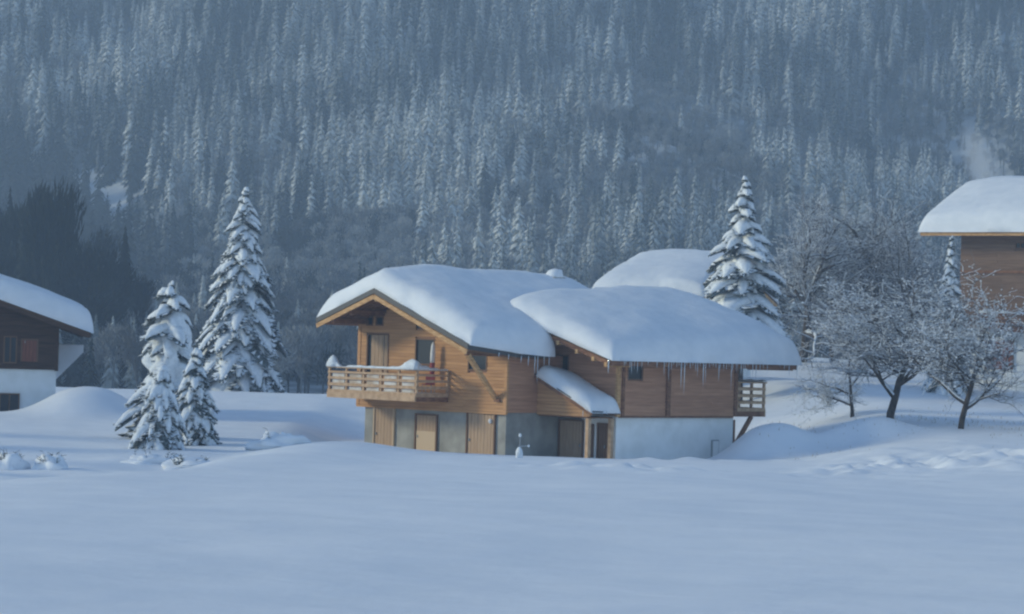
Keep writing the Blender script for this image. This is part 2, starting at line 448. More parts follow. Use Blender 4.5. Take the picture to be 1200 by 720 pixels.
# ------------------------------------------------------------------ walls in their own frame
class Wall:
    """a wall plane: origin o, direction u, outward normal n (all in the house frame, level)"""
    def __init__(s, o, u, n):
        s.o = Vector((*o, 0)); s.u = Vector((*u, 0)).normalized(); s.n = Vector((*n, 0)).normalized()
    def p(s, u, d, z): return s.o + s.u*u + s.n*d + Vector((0, 0, z))
    def box(s, mb, u0, u1, d0, d1, z0, z1):
        P = s.p
        mb.add([P(u0,d1,z0),P(u1,d1,z0),P(u1,d0,z0),P(u0,d0,z0),P(u0,d1,z1),P(u1,d1,z1),P(u1,d0,z1),P(u0,d0,z1)],
               [(0,3,2,1),(4,5,6,7),(0,1,5,4),(1,2,6,5),(2,3,7,6),(3,0,4,7)])
    def cladding(s, u0, u1, z0, ztop, openings, m, parent, h=.17, d0=0.0, d1=.09, seed=1, gap=.016, name='plank_cladding'):
        rnd = random.Random(seed); mb = MB(); z = z0
        zmax = max(ztop(u0 + (u1-u0)*k/40) for k in range(41))
        while z < zmax - .03:
            zt = min(z + h, zmax)
            us = [u0 + (u1-u0)*k/200 for k in range(201)]
            ok = [u for u in us if ztop(u) >= zt - .02]
            if ok:
                iv = [(ok[0], ok[-1])]
                for (a, b, c, d) in openings:
                    if d > z + .02 and c < zt - .02:
                        nv = []
                        for (p, q) in iv:
                            if b <= p or a >= q: nv.append((p, q))
                            else:
                                if a > p: nv.append((p, a))
                                if b < q: nv.append((b, q))
                        iv = nv
                for (p, q) in iv:
                    L = rnd.uniform(2.5, 4.5); x = p
                    while x < q - .01:
                        e = min(x + L, q)
                        if q - e < .6: e = q
                        k = rnd.uniform(-.012, .012)
                        s.box(mb, x + .003, e - .003, d0, d1 + k, z + gap/2, zt - gap/2)
                        x = e; L = rnd.uniform(2.5, 4.5)
            z = zt
        o = mb.build(name, m, parent); o['kind'] = 'stuff'
        return o

def px_on(wall_w, px, py):
    """(u, z) where the line of sight through a photograph pixel meets a wall given in world coordinates"""
    o, u, n = wall_w
    d = ray(px, py); e = Vector((0, 0, EYE))
    t = (o - e).dot(n) / d.dot(n)
    p = e + d*t
    return (p - o).dot(u), p.z

def world_wall(root, w):
    M_ = Matrix.Rotation(root.rotation_euler.z, 4, 'Z'); L = Vector(root.location)
    return (L + M_ @ w.o, (M_ @ w.u), (M_ @ w.n))

def window(parent, w, u0, u1, z0, z1, frame='frame', mull=1, depth=.0, fw=.07, name='window', cross=False, proud=.11):
    """frame of four bars round the opening with panes recessed between them"""
    f = MB()
    w.box(f, u0, u0+fw, depth, proud, z0, z1); w.box(f, u1-fw, u1, depth, proud, z0, z1)
    w.box(f, u0+fw, u1-fw, depth, proud, z0, z0+fw); w.box(f, u0+fw, u1-fw, depth, proud, z1-fw, z1)
    for k in range(1, mull):
        c = u0 + (u1-u0)*k/mull
        w.box(f, c-fw*.4, c+fw*.4, depth, proud-.02, z0+fw, z1-fw)
    if cross:
        c = (z0+z1)/2
        w.box(f, u0+fw, u1-fw, depth, proud-.03, c-fw*.35, c+fw*.35)
    fo = f.build(name, M[frame], parent)
    for k in range(mull):
        a = u0 + (u1-u0)*k/mull + fw*.5; b = u0 + (u1-u0)*(k+1)/mull - fw*.5
        g = MB(); w.box(g, a, b, depth + .01, depth + .03, z0+fw*.5, z1-fw*.5)
        g.build('pane', M['glass'], fo)
    return fo

def plank_door(parent, w, u0, u1, z0, z1, m='door', n=5, name='door', frame='frame', proud=.05, label=None):
    f = MB(); fw = .08
    w.box(f, u0-fw, u0, 0, proud+.07, z0, z1+fw); w.box(f, u1, u1+fw, 0, proud+.07, z0, z1+fw); w.box(f, u0, u1, 0, proud+.07, z1, z1+fw)
    fo = f.build(name, M[frame], parent)
    if label: fo['label'] = label
    st = (u1-u0)/n
    for k in range(n):
        b = MB(); w.box(b, u0 + st*k + .008, u0 + st*(k+1) - .008, 0, proud + .004*(k % 2), z0, z1 - .01)
        b.build('board', M[m], fo)
    hb = MB(); w.box(hb, u1-.16, u1-.12, proud, proud+.06, z0+1.0, z0+1.14)
    hb.build('handle', M['metal'], fo)
    return fo

# ================================================================== THE CHALET
O = at(593.5, 478, 125)
chalet = empty('timber_chalet', (O.x, O.y, 0), R(-45))
tag(chalet, 'large honey coloured timber chalet with two snow laden roofs and a slatted balcony', 'chalet')
# local x (a) runs to the right front, local y (b) to the right back
ZS = 2.72            # bottom of the boarding, top of the rendered base
def zA(a, b=0): return 8.30 - .384*(a + 7.1) if a > -7.1 else 8.30 + .354*(a + 7.1)      # underside of roof A
def zC(a, b=0): return 7.36 - .302*(a + 2.0) if a > -2.0 else 7.36 + .302*(a + 2.0)
AL, AR, AB = -10.85, 0.0, 11.0            # main block: from a=AL to 0, b=0 to AB
CL, CR, CF, CB = -3.5, 3.8, 3.8, 12.75    # right wing

def amaxA(b):
    if b > 2.2: return .6 - 2.6*min((b - 2.2)/1.6, 1)
    return -.25 + .85*min(max((b + 2.5)/2.5, 0), 1)

# wall cores
mb = MB()
mb.extrude([(AL,.0,ZS-.02),(AR,.0,ZS-.02),(AR,.0,zA(0)-.05),(-7.1,.0,zA(-7.1)-.05),(AL,.0,zA(AL)-.05)], (0, AB, 0))
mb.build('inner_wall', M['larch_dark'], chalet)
mb = MB(); mb.box(AL+.45, AR-.06, .06, AB-.06, -1.5, ZS-.02)
mb.build('basement_wall', M['block'], chalet)
mb = MB()
mb.extrude([(CL,CF,ZS-.02),(CR,CF,ZS-.02),(CR,CF,zC(CR)-.05),(-2,CF,zC(-2)-.05),(CL,CF,zC(CL)-.05)], (0, CB-CF, 0))
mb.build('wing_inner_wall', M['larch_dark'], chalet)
mb = MB(); mb.box(.1, CR-.05, CF+.05, CB-.05, -1.5, ZS-.02)
o = mb.build('wing_basement_wall', M['stucco'], chalet)

gab = Wall((AR, 0), (-1, 0), (0, -1))        # front gable, u runs to the left
side = Wall((AR, 0), (0, 1), (1, 0))         # side wall of the main block
cgab = Wall((CR, CF), (-1, 0), (0, -1))      # wing gable
clong = Wall((CR, CF), (0, 1), (1, 0))       # long wall of the wing
cend = Wall((CR, CB), (-1, 0), (0, 1))
wg = world_wall(chalet, gab); ws = world_wall(chalet, side); wc = world_wall(chalet, cgab); wl_ = world_wall(chalet, clong)

def rect(ww, x0, y0, x1, y1):
    a = px_on(ww, x0, (y0+y1)/2)[0]; b = px_on(ww, x1, (y0+y1)/2)[0]
    z1 = px_on(ww, (x0+x1)/2, y0)[1]; z0 = px_on(ww, (x0+x1)/2, y1)[1]
    return (min(a, b), max(a, b), z0, z1)
w_at1 = rect(wg, 431, 371, 439, 382); w_at2 = rect(wg, 442, 371, 451, 382)
w_sh = rect(wg, 431, 391, 457, 440); w_win = rect(wg, 488, 397, 511, 428); w_slot = rect(wg, 489, 379, 498, 385)
w_r = rect(wg, 550, 412, 572.5, 435)
ops = [w_at1, w_at2, w_sh, w_win, w_slot, w_r]
gab.cladding(0, 10.85, ZS, lambda u: zA(-u)-.04, ops, M['larch'], chalet, seed=3)
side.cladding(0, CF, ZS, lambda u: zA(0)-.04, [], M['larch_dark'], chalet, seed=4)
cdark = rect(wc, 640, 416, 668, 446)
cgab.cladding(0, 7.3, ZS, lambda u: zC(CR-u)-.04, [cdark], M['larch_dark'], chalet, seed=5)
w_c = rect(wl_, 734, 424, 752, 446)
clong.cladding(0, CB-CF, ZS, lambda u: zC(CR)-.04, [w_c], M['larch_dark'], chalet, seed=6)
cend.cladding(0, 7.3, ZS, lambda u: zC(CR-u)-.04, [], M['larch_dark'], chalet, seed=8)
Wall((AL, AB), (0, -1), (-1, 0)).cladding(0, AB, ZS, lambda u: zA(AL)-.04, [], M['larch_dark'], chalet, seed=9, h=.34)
for w_ in (w_at1, w_at2): window(chalet, gab, *w_)
window(chalet, gab, *w_win, mull=1)
window(chalet, gab, *w_r, mull=1)
mb = MB(); gab.box(mb, w_slot[0], w_slot[1], 0, .03, w_slot[2], w_slot[3]); mb.build('vent_slot', M['glass'], chalet)
# closed shutters of the balcony door, one leaf standing ajar over dark glass
f = MB(); fw = .09; u0, u1, z0, z1 = w_sh
gab.box(f, u0, u0+fw, 0, .12, z0, z1); gab.box(f, u1-fw, u1, 0, .12, z0, z1); gab.box(f, u0+fw, u1-fw, 0, .12, z1-fw, z1)
sh = f.build('balcony_door', M['frame'], chalet)
n = 9; um = u1 - .34
for k in range(n):
    st = (um - u0 - fw)/n; b = MB(); a0 = u0 + fw + st*k
    gab.box(b, a0 + .008, a0 + st - .008, 0, .075 + (.008 if k % 2 else 0), z0, z1 - fw)
    b.build('board', M['door'], sh)
b = MB(); gab.box(b, u0+fw+.26, u0+fw+.31, .02, .09, z0, z1-fw); b.build('door_gap', M['glass'], sh)
b = MB(); gab.box(b, um, u1-fw, .0, .02, z0, z1-fw); b.build('pane', M['glass'], sh)
window(chalet, cgab, *cdark, mull=2)
window(chalet, clong, *w_c, mull=1)

# corner posts and ledges
def posts(lst, m):
    for (w, u0, u1, d0, d1, z0, z1) in lst:
        b = MB(); w.box(b, u0, u1, d0, d1, z0, z1); b.build('corner_post', M[m], chalet)
posts([(gab, -.10, .12, -.02, .12, ZS-.05, zA(0)-.1), (gab, 10.71, 10.93, -.02, .12, ZS-.05, zA(-10.85)-.1)], 'larch')
posts([(clong, -.11, .12, -.02, .13, ZS-.05, zC(CR)-.1)], 'beam')
u = px_on(wl_, 728.5, 450)[0]; posts([(clong, u-.09, u+.09, .0, .16, ZS-.03, zC(CR)-.12)], 'beam_brown')
u = px_on(wl_, 781, 450)[0]; posts([(clong, u-.13, u+.13, .0, .2, ZS-.03, zC(CR)-.12)], 'beam_brown')
u = CB-CF; posts([(clong, u-.22, u+.02, .0, .16, ZS-.03, zC(CR)-.12)], 'beam_brown')
b = MB(); gab.box(b, -.08, 10.9, .0, .125, ZS-.12, ZS-.005); b.build('sill_beam', M['larch'], chalet)
b = MB(); clong.box(b, .13, CB-CF-.23, .0, .115, ZS-.10, ZS-.005); b.build('wing_sill_beam', M['beam_brown'], chalet)

# ---- basement openings, front
base = Wall((AR-.06, .06), (-1, 0), (0, -1)); wb = world_wall(chalet, base)
def dr(x0, y0, x1): 
    a = rect(wb, x0, y0, x1, 530); return a[0], a[1], .2, a[3]
plank_door(chalet, base, *dr(440, 478.5, 462), m='door', n=6, frame='frame_pale', label='pale wooden basement door with a light trim, nearest the left corner')
d2 = dr(488.5, 487, 512); plank_door(chalet, base, *d2, m='door', n=6, frame='frame', label='short basement door with a whitened lower half')
b = MB(); base.box(b, d2[0]+.05, d2[1]-.05, .062, .075, .5, 1.55); b.build('kick_board', M['frame_pale'], chalet)
d3 = dr(549, 485, 580); plank_door(chalet, base, *d3, m='door', n=8, frame='frame', label='wide double door at the right end of the basement')
b = MB(); base.blob = None
p = base.p((d3[0]+.25), .1, 2.25); b.blob(p, .1, .1, .13, 2, 8, 5); b.build('wall_lamp', M['white_cloth'], chalet)

# ---- recess under the small porch roof and its parts
PF = 2.05; PW = 3.65                      # porch wall plane (b) and how far it stands out (a)
porch = Wall((0, PF), (1, 0), (0, -1)); wp = world_wall(chalet, porch)
def zP(a): return 4.60 - .43*a
porch.cladding(.1, PW, ZS-.08, lambda u: zP(u)-.05, [], M['larch'], chalet, d0=-.08, d1=.04, seed=12, name='porch_cladding')
b = MB(); b.box(.1, PW-.05, PF+.04, PF+.1, ZS-.07, ZS); b.extrude([(.1,PF+.05,ZS),(PW-.1,PF+.05,ZS),(.1,PF+.05,zP(.1)-.1)], (0,.05,0)); b.build('porch_gable_back', M['larch_dark'], chalet)
b = MB(); b.extrude([(.08,PF-.25,zP(.08)-.04),(PW+.45,PF-.25,zP(PW+.45)-.04),(PW+.45,PF-.25,zP(PW+.45)+.10),(.08,PF-.25,zP(.08)+.10)], (0, CF-PF+.2, 0)); b.build('porch_roof', M['roof_edge'], chalet)
b = MB(); b.beam((.1,PF-.27,zP(.1)-.06), (PW+.4,PF-.27,zP(PW+.4)-.06), .05, .16); b.build('bargeboard', M['beam_brown'], chalet)
b = MB(); b.box(.1, PW, PF+.1, CF-.1, ZS-.14, ZS-.08); b.build('porch_ceiling', M['soffit'], chalet)
for a_, b_ in ((PW-.12, PF+.06), (PW+.02, CF-.22)):
    q = MB(); q.box(a_-.10, a_+.10, b_-.10, b_+.10, -.5, ZS-.145); q.build('porch_post', M['rail'], chalet)
rec = Wall((0, CF-.02), (1, 0), (0, -1)); wr_ = world_wall(chalet, rec)
b = MB(); rec.box(b, 0, 1.55, -.02, .0, -1, ZS-.15); b.build('recess_wall', M['block'], chalet)
b = MB(); rec.box(b, 1.56, PW-.12, -.02, .03, -1, ZS-.15); b.build('entrance_wall', M['stucco'], chalet)
rr_ = rect(wr_, 622, 492, 655, 530)
plank_door(chalet, Wall((0, CF-.03), (1,0), (0,-1)), max(.1, rr_[0]-.2), max(.1, rr_[0]-.2)+1.55, .1, 2.35, m='door', n=7, label='brown garage door in the shaded recess')
e0 = rect(wr_, 693, 498, 706, 531)
plank_door(chalet, Wall((0, CF-.05), (1,0), (0,-1)), 2.75, 3.35, .1, 2.25, m='frame', n=4, frame='frame', label='dark entrance door behind the porch posts')
b = MB(); b.box(2.15, 2.42, CF-.14, CF-.08, .6, 2.25); b.build('dark_shutter', M['frame'], chalet)
so_ = roof_snow(PF-.28, CF-.05, lambda b: .35 + .25*math.sin(b*2), lambda b: PW+.5, lambda a, b: zP(a)+.11, .34, .30, 3, R1=.3, R2=1.2, name='porch_snow', parent=chalet)

# meter box on the white wall
u, z = px_on(wl_, 838, 522)
b = MB(); clong.box(b, u-.22, u+.22, -.05, .05, .55, 1.45); b.build('meter_box', M['stucco'], chalet)
b = MB(); clong.box(b, u-.26, u+.26, -.05, .035, .5, 1.5); b.build('meter_frame', M['metal'], chalet)

# ---- roof of the main block
def deck(poly_rows, zf, z_lo, z_hi):
    """slab following zf; poly_rows = [(b, a0, a1)]"""
    mb = MB()
    vs = []; fs = []
    for (b, a0, a1) in poly_rows:
        for a, dz in ((a0, z_lo), (a1, z_lo), (a1, z_hi), (a0, z_hi)):
            vs.append((a, b, zf(a) + dz))
    n = len(poly_rows)
    for i in range(n-1):
        for k in range(4):
            k2 = (k+1) % 4
            fs.append((i*4+k, i*4+k2, (i+1)*4+k2, (i+1)*4+k))
    fs.append((3, 2, 1, 0)); m = (n-1)*4; fs.append((m, m+1, m+2, m+3))
    mb.add(vs, fs); return mb
BF = -2.5; BB = 12.0
rowsR = [(BF, -7.1, amaxA(BF)), (0, -7.1, amaxA(0)), (2.2, -7.1, amaxA(2.2)), (3.8, -7.1, amaxA(3.8)), (BB, -7.1, amaxA(BB))]
rowsL = [(BF, -11.4, -7.1), (BB, -11.4, -7.1)]
roofA = deck(rowsR, zA, 0, .10); q = deck(rowsL, zA, 0, .10); roofA.add(q.v, q.f)
ra = roofA.build('main_roof', M['soffit'], chalet)
def grow(rows, e): return [(b + (-e if i == 0 else (e if i == len(rows)-1 else 0)), a0, a1) for i, (b, a0, a1) in enumerate(rows)]
rr = deck([(b, a0, a1+.05) for b, a0, a1 in grow(rowsR, .06)], zA, .105, .36); q = deck([(b, a0-.05, a1) for b, a0, a1 in grow(rowsL, .06)], zA, .105, .36); rr.add(q.v, q.f)
rr.build('roof_edging', M['roof_edge'], ra)
for a0, a1 in ((-11.42, -7.1), (-7.1, -.28)):
    b = MB(); b.beam((a0, BF-.03, zA(a0)-.06), (a1, BF-.03, zA(a1)-.06), .06, .22); b.build('bargeboard', M['beam'], ra)
for a0, a1 in ((-11.42, -7.1), (-7.1, -2.1)):
    b = MB(); b.beam((a0, BB+.03, zA(a0)-.06), (a1, BB+.03, zA(a1)-.06), .06, .22); b.build('bargeboard', M['beam_brown'], ra)
for a in (-10.3, -9.0, -7.1, -4.9, -2.6, -.45):
    b = MB(); zz = zA(a) - .16; b.box(a-.09, a+.09, BF+.08, 0, zz-.14, zz+.10); b.build('purlin', M['beam' if a == -7.1 else 'beam_brown'], ra)
b = MB(); k = BF + .35
while k < -.1:
    for a0, a1 in ((-10.7, -7.15), (-7.05, -.6)):
        b.beam((a0, k, zA(a0)-.05), (a1, k, zA(a1)-.05), .08, .09)
    k += .55
b.build('rafters', M['beam_brown'], ra, kind='stuff')
roof_snow(BF+.0, BB+.15, lambda b: -11.5, lambda b: amaxA(b)+ .18 + (.32*math.exp(-((b-2.0)/1.4)**2)), lambda a, b: zA(a)+.365, .70, .62, 1, R1=.5, sag=.02, parent=chalet)
# long brace from the eave back to the corner
p1 = Vector((-.38, BF+.15, zA(-.38)-.25)); br = rect(wg, 580, 470, 584, 474)
b = MB(); b.beam(p1, gab.p(.62, .12, 3.35), .2, .2); b.build('knee_brace', M['beam'], chalet)
b = MB(); gab.box(b, .30, .68, .10, .22, 3.22, 3.36); b.build('brace_foot', M['beam_brown'], chalet)
# chimney
ch_b = 10.2; ch_a = -6.9
b = MB(); b.box(ch_a-.35, ch_a+.35, ch_b-.35, ch_b+.35, 7.9, 9.62); chm = b.build('chimney', M['stucco'], ra)
b = MB(); b.box(ch_a-.43, ch_a+.43, ch_b-.43, ch_b+.43, 9.62, 9.72); b.build('chimney_cap', M['metal'], chm)
b = MB(); b.blob((ch_a, ch_b, 9.78), .5, .5, .42, 4, 12, 8, .25, -.15); b.build('chimney_snow', M['roof_snow'], chm, smooth=True)

# ---- roof of the wing
CF0, CB0 = 2.2, 16.4
rowsR = [(CF0, -2.0, 4.8), (CB0, -2.0, 4.8)]; rowsL = [(CF0, -5.2, -2.0), (CB0, -5.2, -2.0)]
rb = deck(rowsR, zC, 0, .10); q = deck(rowsL, zC, 0, .10); rb.add(q.v, q.f)
rc = rb.build('wing_roof', M['soffit'], chalet)
rr = deck([(b, a0, a1+.05) for b, a0, a1 in grow(rowsR, .06)], zC, .105, .24); q = deck(grow(rowsL, .06), zC, .105, .24); rr.add(q.v, q.f)
rr.build('roof_edging', M['roof_edge'], rc)
for bb in (CF0-.03, CB0+.03):
    b = MB(); b.beam((-2, bb, zC(-2)-.05), (4.8, bb, zC(4.8)-.05), .06, .2); b.build('bargeboard', M['beam_brown'], rc)
b = MB(); b.box(4.81, 4.85, CF0, CB0, zC(4.8)-.14, zC(4.8)+.10); b.build('fascia', M['beam_brown'], rc)
for a in (-.3, 1.3, 2.6, 3.7, 4.55):
    b = MB(); zz = zC(a) - .14; b.box(a-.09, a+.09, CF0-.10, CF, zz-.13, zz+.08); b.build('purlin', M['beam'], rc)
    b = MB(); b.box(a-.09, a+.09, CB+.1, CB0-.05, zz-.13, zz+.08); b.build('purlin', M['beam_brown'], rc)
b = MB(); k = CF0 + .4
while k < CB0 - .1:
    b.beam((CR, k, zC(CR)-.05), (4.75, k, zC(4.75)-.05), .08, .09); k += .6
b.build('rafters', M['beam_brown'], rc, kind='stuff')
roof_snow(CF0-.12, CB0+.2, lambda b: -5.3, lambda b: 5.02, lambda a, b: zC(a)+.245, lambda b: .42 + .62*(max(0.0, b-CF0)/(CB0-CF0))**1.3, .98, 2, R1=.6, R2=5.0, parent=chalet)

# ---- icicles
rnd = random.Random(5)
def icicle_mesh(k):
    r2 = random.Random(k); n = 5; pts = []; rad = []
    for i in range(n):
        t = i/(n-1); pts.append((r2.uniform(-.01,.01)*t, r2.uniform(-.01,.01)*t, -t)); rad.append(.036*(1-t)**.8 + .003)
    m_ = MB(); m_.tube(pts, rad, 6); return m_.mesh('icicle', M['ice'], True)
ices = [icicle_mesh(k) for k in range(4)]
def icicle(x, y, z, L, w=1.0): part('icicle', rnd.choice(ices), chalet, (x, y, z), (0, 0, rnd.uniform(0, 6)), (w, w, L))
b_ = CF0 + .1
while b_ < CB0:
    t = (b_ - CF0)/(CB0 - CF0)
    dens = 1.0 if .3 < t < .72 else .55
    if rnd.random() < dens:
        L = rnd.uniform(.12, .5) + (rnd.random() < .42)*rnd.uniform(.35, 1.35)*(1 if .28 < t < .66 else .35)
        icicle(4.90 + rnd.uniform(-.03, .05), b_, zC(4.9)+.16, L, rnd.uniform(.55, .9)*(1 if L > .5 else .8))
    b_ += rnd.uniform(.12, .26)
icicle(4.75, CF0-.1, zC(4.8)+.2, .75, 1.0)
for b_, L in ((.2,.35),(.7,.5),(1.15,.9),(1.35,1.35),(1.8,.5),(2.15,.75),(-1.0,.25),(-.5,.3)):
    icicle(amaxA(b_)+.12, b_, zA(amaxA(b_))+.17, L, .9)
for a_ in (3.3, 3.6, 3.9, 4.05): icicle(a_+.1, PF-.2 + (a_-3.3)*1.2, zP(4.1)+.1, rnd.uniform(.15,.35), .7)

# ---- front balcony
def balcony(parent, w, u0, u1, dep, zdeck, zr0, ztop, nbay, gaps, m, snowed):
    def bx(name, mm, *a):
        b = MB(); w.box(b, *a); return b.build(name, M[mm], bal)
    bal = None
    b = MB(); w.box(b, u0, u1, .12, dep, zdeck-.12, zdeck); bal = b.build('balcony', M['beam_brown'], parent)
    bx('front_beam', m, u0-.03, u1+.03, dep, dep+.10, zr0, zdeck+.06)
    step = (u1-u0)/nbay
    for k in range(nbay+1):
        c = u0 + step*k
        bx('baluster', m, c-.06, c+.06, dep+.12 if 0 else dep-.11, dep-.0, zdeck, ztop)
    for s_ in (u0, u1):
        bx('end_beam', 'beam_brown', s_-.03 if s_ == u0 else s_-.06, s_+.06 if s_ == u0 else s_+.03, .13, dep-.005, zr0, zdeck-.005)
        bx('wall_post', m, s_-.05, s_+.05, .12, .22, zdeck, ztop)
    hh = (ztop - zdeck)
    for (za, zb) in gaps:
        bx('rail_board', m, u0-.05, u1+.05, dep+.002, dep+.045, zdeck + za*hh, zdeck + zb*hh)
        for s_ in (u0, u1):
            bx('rail_board', 'beam_brown' if not snowed else m, s_-.06 if s_ == u0 else s_+.052, s_-.052+.04 if 0 else (s_-.02 if s_ == u0 else s_+.09), .14, dep-.12, zdeck + za*hh, zdeck + zb*hh)
    bx('handrail', m, u0-.09, u1+.09, dep-.10, dep+.08, ztop, ztop+.06)
    for s_ in (u0, u1): bx('handrail', m, s_-.09, s_+.09, .12, dep-.105, ztop, ztop+.058)
    return bal
bplane = Wall((AR, -2.3), (-1, 0), (0, -1)); wbp = world_wall(chalet, bplane)
bu0, zt = px_on(wbp, 488, 435); bu1, _ = px_on(wbp, 386, 430); _, zbot = px_on(wbp, 488, 471)
bal = balcony(chalet, gab, bu0, bu1, 2.3, zbot+.22, zbot, zt, 5, [(0,.16),(.30,.42),(.56,.66),(.80,.88)], 'rail', True)
# backing boards lying behind the rails, pale with frost
for k in range(5):
    st = (bu1-bu0)/5
    for z0_, z1_ in ((.18,.29),(.43,.555),(.67,.78)):
        b = MB(); hh = zt-(zbot+.22); gab.box(b, bu0+st*k+.2, bu0+st*(k+1)-.2, 2.215, 2.235, zbot+.22+z0_*hh-.03, zbot+.22+z1_*hh+.02)
        b.build('infill_board', M['frosted_board'], bal)
# snow along the handrail
def rail_snow(w, pts, name, parent):
    mb = MB()
    n = len(pts); vs = []; fs = []; K = 7
    for (u, d, z, wd, h) in pts:
        for k in range(K):
            an = math.pi*k/(K-1); vs.append(w.p(u, d + wd*math.cos(an), z + h*math.sin(an)))
    for i in range(n-1):
        for k in range(K-1): fs.append((i*K+k, i*K+k+1, (i+1)*K+k+1, (i+1)*K+k))
        fs.append((i*K+K-1, i*K, (i+1)*K, (i+1)*K+K-1))
    fs.append(tuple(range(K))[::-1]); fs.append(tuple((n-1)*K+k for k in range(K)))
    mb.add(vs, fs)
    return mb.build(name, M['tree_snow'], parent, smooth=True)
r3 = random.Random(8)
pts = []; L = bu1-bu0
for i in range(61):
    t = i/60; u = bu0 - .1 + (L+.2)*t
    h = .11 + .05*noise.noise(Vector((u*2, 0, 0)))
    if t < .30: h += .42*math.exp(-((t-.06)/.10)**2)
    if t > .85: h += .50*math.exp(-((t-.945)/.045)**2)
    if .77 < t < .86: h = .03
    pts.append((u, 2.29, zt+.055, .13 + .12*(h > .3), h))
rail_snow(gab, pts, 'rail_snow', bal)
side_rail = Wall((-bu0, 0), (0, -1), (1, 0))
pts = [(.2 + 2.0*i/20, 0, zt+.055, .12, .06 + .26*(i/20)**2 + .02*math.sin(i)) for i in range(21)]
rail_snow(side_rail, pts, 'rail_snow', bal)
b = MB(); gab.box(b, bu0+.1, bu1-.1, .2, 2.15, zbot+.222, zbot+.42); b.build('deck_snow', M['roof_snow'], bal)

# things on the balcony (things of their own)
def lw(w, u, d, z): return chalet.matrix_basis @ w.p(u, d, z)
u, z = px_on(wg, 514, 425)
fp = lw(gab, u, .45, zbot+.42)
par = empty('folded_parasol', fp, R(-45))
tag(par, 'rolled white and red cloth parasol leaning upright by the balcony window', 'parasol')
b = MB(); b.tube([(0,0,0),(0.02,0,1.0),(.05,0,2.0)], [.02,.02,.02], 6); b.build('pole', M['metal'], par)
b = MB(); b.tube([(0.01,0,.55),(.02,0,.8),(.03,0,1.18)], [.08,.13,.12], 10); b.build('lower_cloth', M['red'], par, True)
b = MB(); b.tube([(.03,0,1.185),(.04,0,1.5),(.05,0,1.86),(.055,0,1.98)], [.12,.13,.10,.03], 10); b.build('upper_cloth', M['white_cloth'], par, True)
cp = lw(gab, bu0+.6, .9, zbot+.42)
chair = empty('garden_chair', cp, R(-20))
tag(chair, 'red garden chair seen through the side rails of the balcony', 'chair')
b = MB(); b.box(-.25,.25,-.25,.25,.40,.45); b.build('seat', M['red'], chair)
b = MB(); b.box(-.25,.25,.22,.26,.45,.95); b.build('backrest', M['red'], chair)
for o_ in par.children: o_.scale = (1.0, 1.0, 1.28)
for x in (-.22,.22):
    for y in (-.22,.22):
        b = MB(); b.tube([(x*1.1,y*1.1,0),(x,y,.4)], [.018,.018], 6); b.build('leg', M['metal'], chair)

# ---- balcony at the far end of the wing
zb2 = px_on(wl_, 866, 489)[1]
bal2 = balcony(chalet, cend, .0, 5.0, 2.35, zb2+.30, zb2+.02, zb2+1.75, 6, [(0,.12),(.26,.36),(.50,.60),(.74,.84)], 'rail', True)
b = MB(); b.beam(cend.p(.1, .0, .95), cend.p(.1, 1.45, zb2+.02), .16, .2); b.build('brace', M['beam_brown'], bal2)
b = MB(); b.beam(cend.p(4.6, .0, .95), cend.p(4.6, 1.45, zb2+.02), .16, .2); b.build('brace', M['beam_brown'], bal2)
b = MB(); cend.box(b, .02, .24, -.02, .10, .75, ZS-.2); b.build('brace_post', M['beam_brown'], bal2)
pts = [(-.05 + 5.1*i/30, 2.36, zb2+1.81, .12, .12+.03*math.sin(i*1.3)) for i in range(31)]
rail_snow(cend, pts, 'rail_snow', bal2)
for o in list(bal2.children) + [bal2]:
    pass

# ------------------------------------------------------------------ other houses
def simple_house(name, loc, rz, W, D, zs, zg, ze, pitch, over, mwall, mbase, label, snow=(.8,.5), ovf=1.4, clad_sides=True, seed=1, fascia='beam'):
    """ridge along local y; gables at y=0 and y=D; x from -W/2 to W/2"""
    root = empty(name, loc, rz); tag(root, label, 'house')
    zf = lambda a, b=0: ze + pitch*(W/2 + over) - pitch*abs(a)
    z_w = zf(W/2) - .05
    mb = MB(); mb.extrude([(-W/2,0,zs),(W/2,0,zs),(W/2,0,z_w),(0,0,zf(0)-.05),(-W/2,0,z_w)], (0,D,0)); mb.build('inner_wall', M[mwall], root)
    mb = MB(); mb.box(-W/2+.05, W/2-.05, .05, D-.05, zg-1.5, zs); mb.build('basement_wall', M[mbase], root)
    b0, b1 = -ovf, D+ovf; e = W/2 + over
    rb = deck([(b0,0,e),(b1,0,e)], zf, 0, .12); q = deck([(b0,-e,0),(b1,-e,0)], zf, 0, .12); rb.add(q.v, q.f)
    rf = rb.build('roof', M['soffit'], root)
    rr = deck([(b0-.05,0,e+.05),(b1+.05,0,e+.05)], zf, .125, .24); q = deck([(b0-.05,-e-.05,0),(b1+.05,-e-.05,0)], zf, .125, .24); rr.add(q.v, q.f)
    rr.build('roof_edging', M['roof_edge'], rf)
    for bb in (b0-.03, b1+.03):
        for s in (-1, 1):
            b = MB(); b.beam((0,bb,zf(0)-.05), (s*e,bb,zf(e)-.05), .06, .22); b.build('bargeboard', M[fascia], rf)
    for s in (-1, 1):
        b = MB(); x = s*(e+.02); b.box(min(x, x+s*.05), max(x, x+s*.05), b0, b1, zf(e)-.14, zf(e)+.11); b.build('fascia', M[fascia], rf)
    roof_snow(b0-.15, b1+.15, lambda b: -e-.2, lambda b: e+.2, lambda a, b: zf(a)+.245, snow[0], snow[1], seed, R1=.5, parent=root, step=.6)
    return root, zf
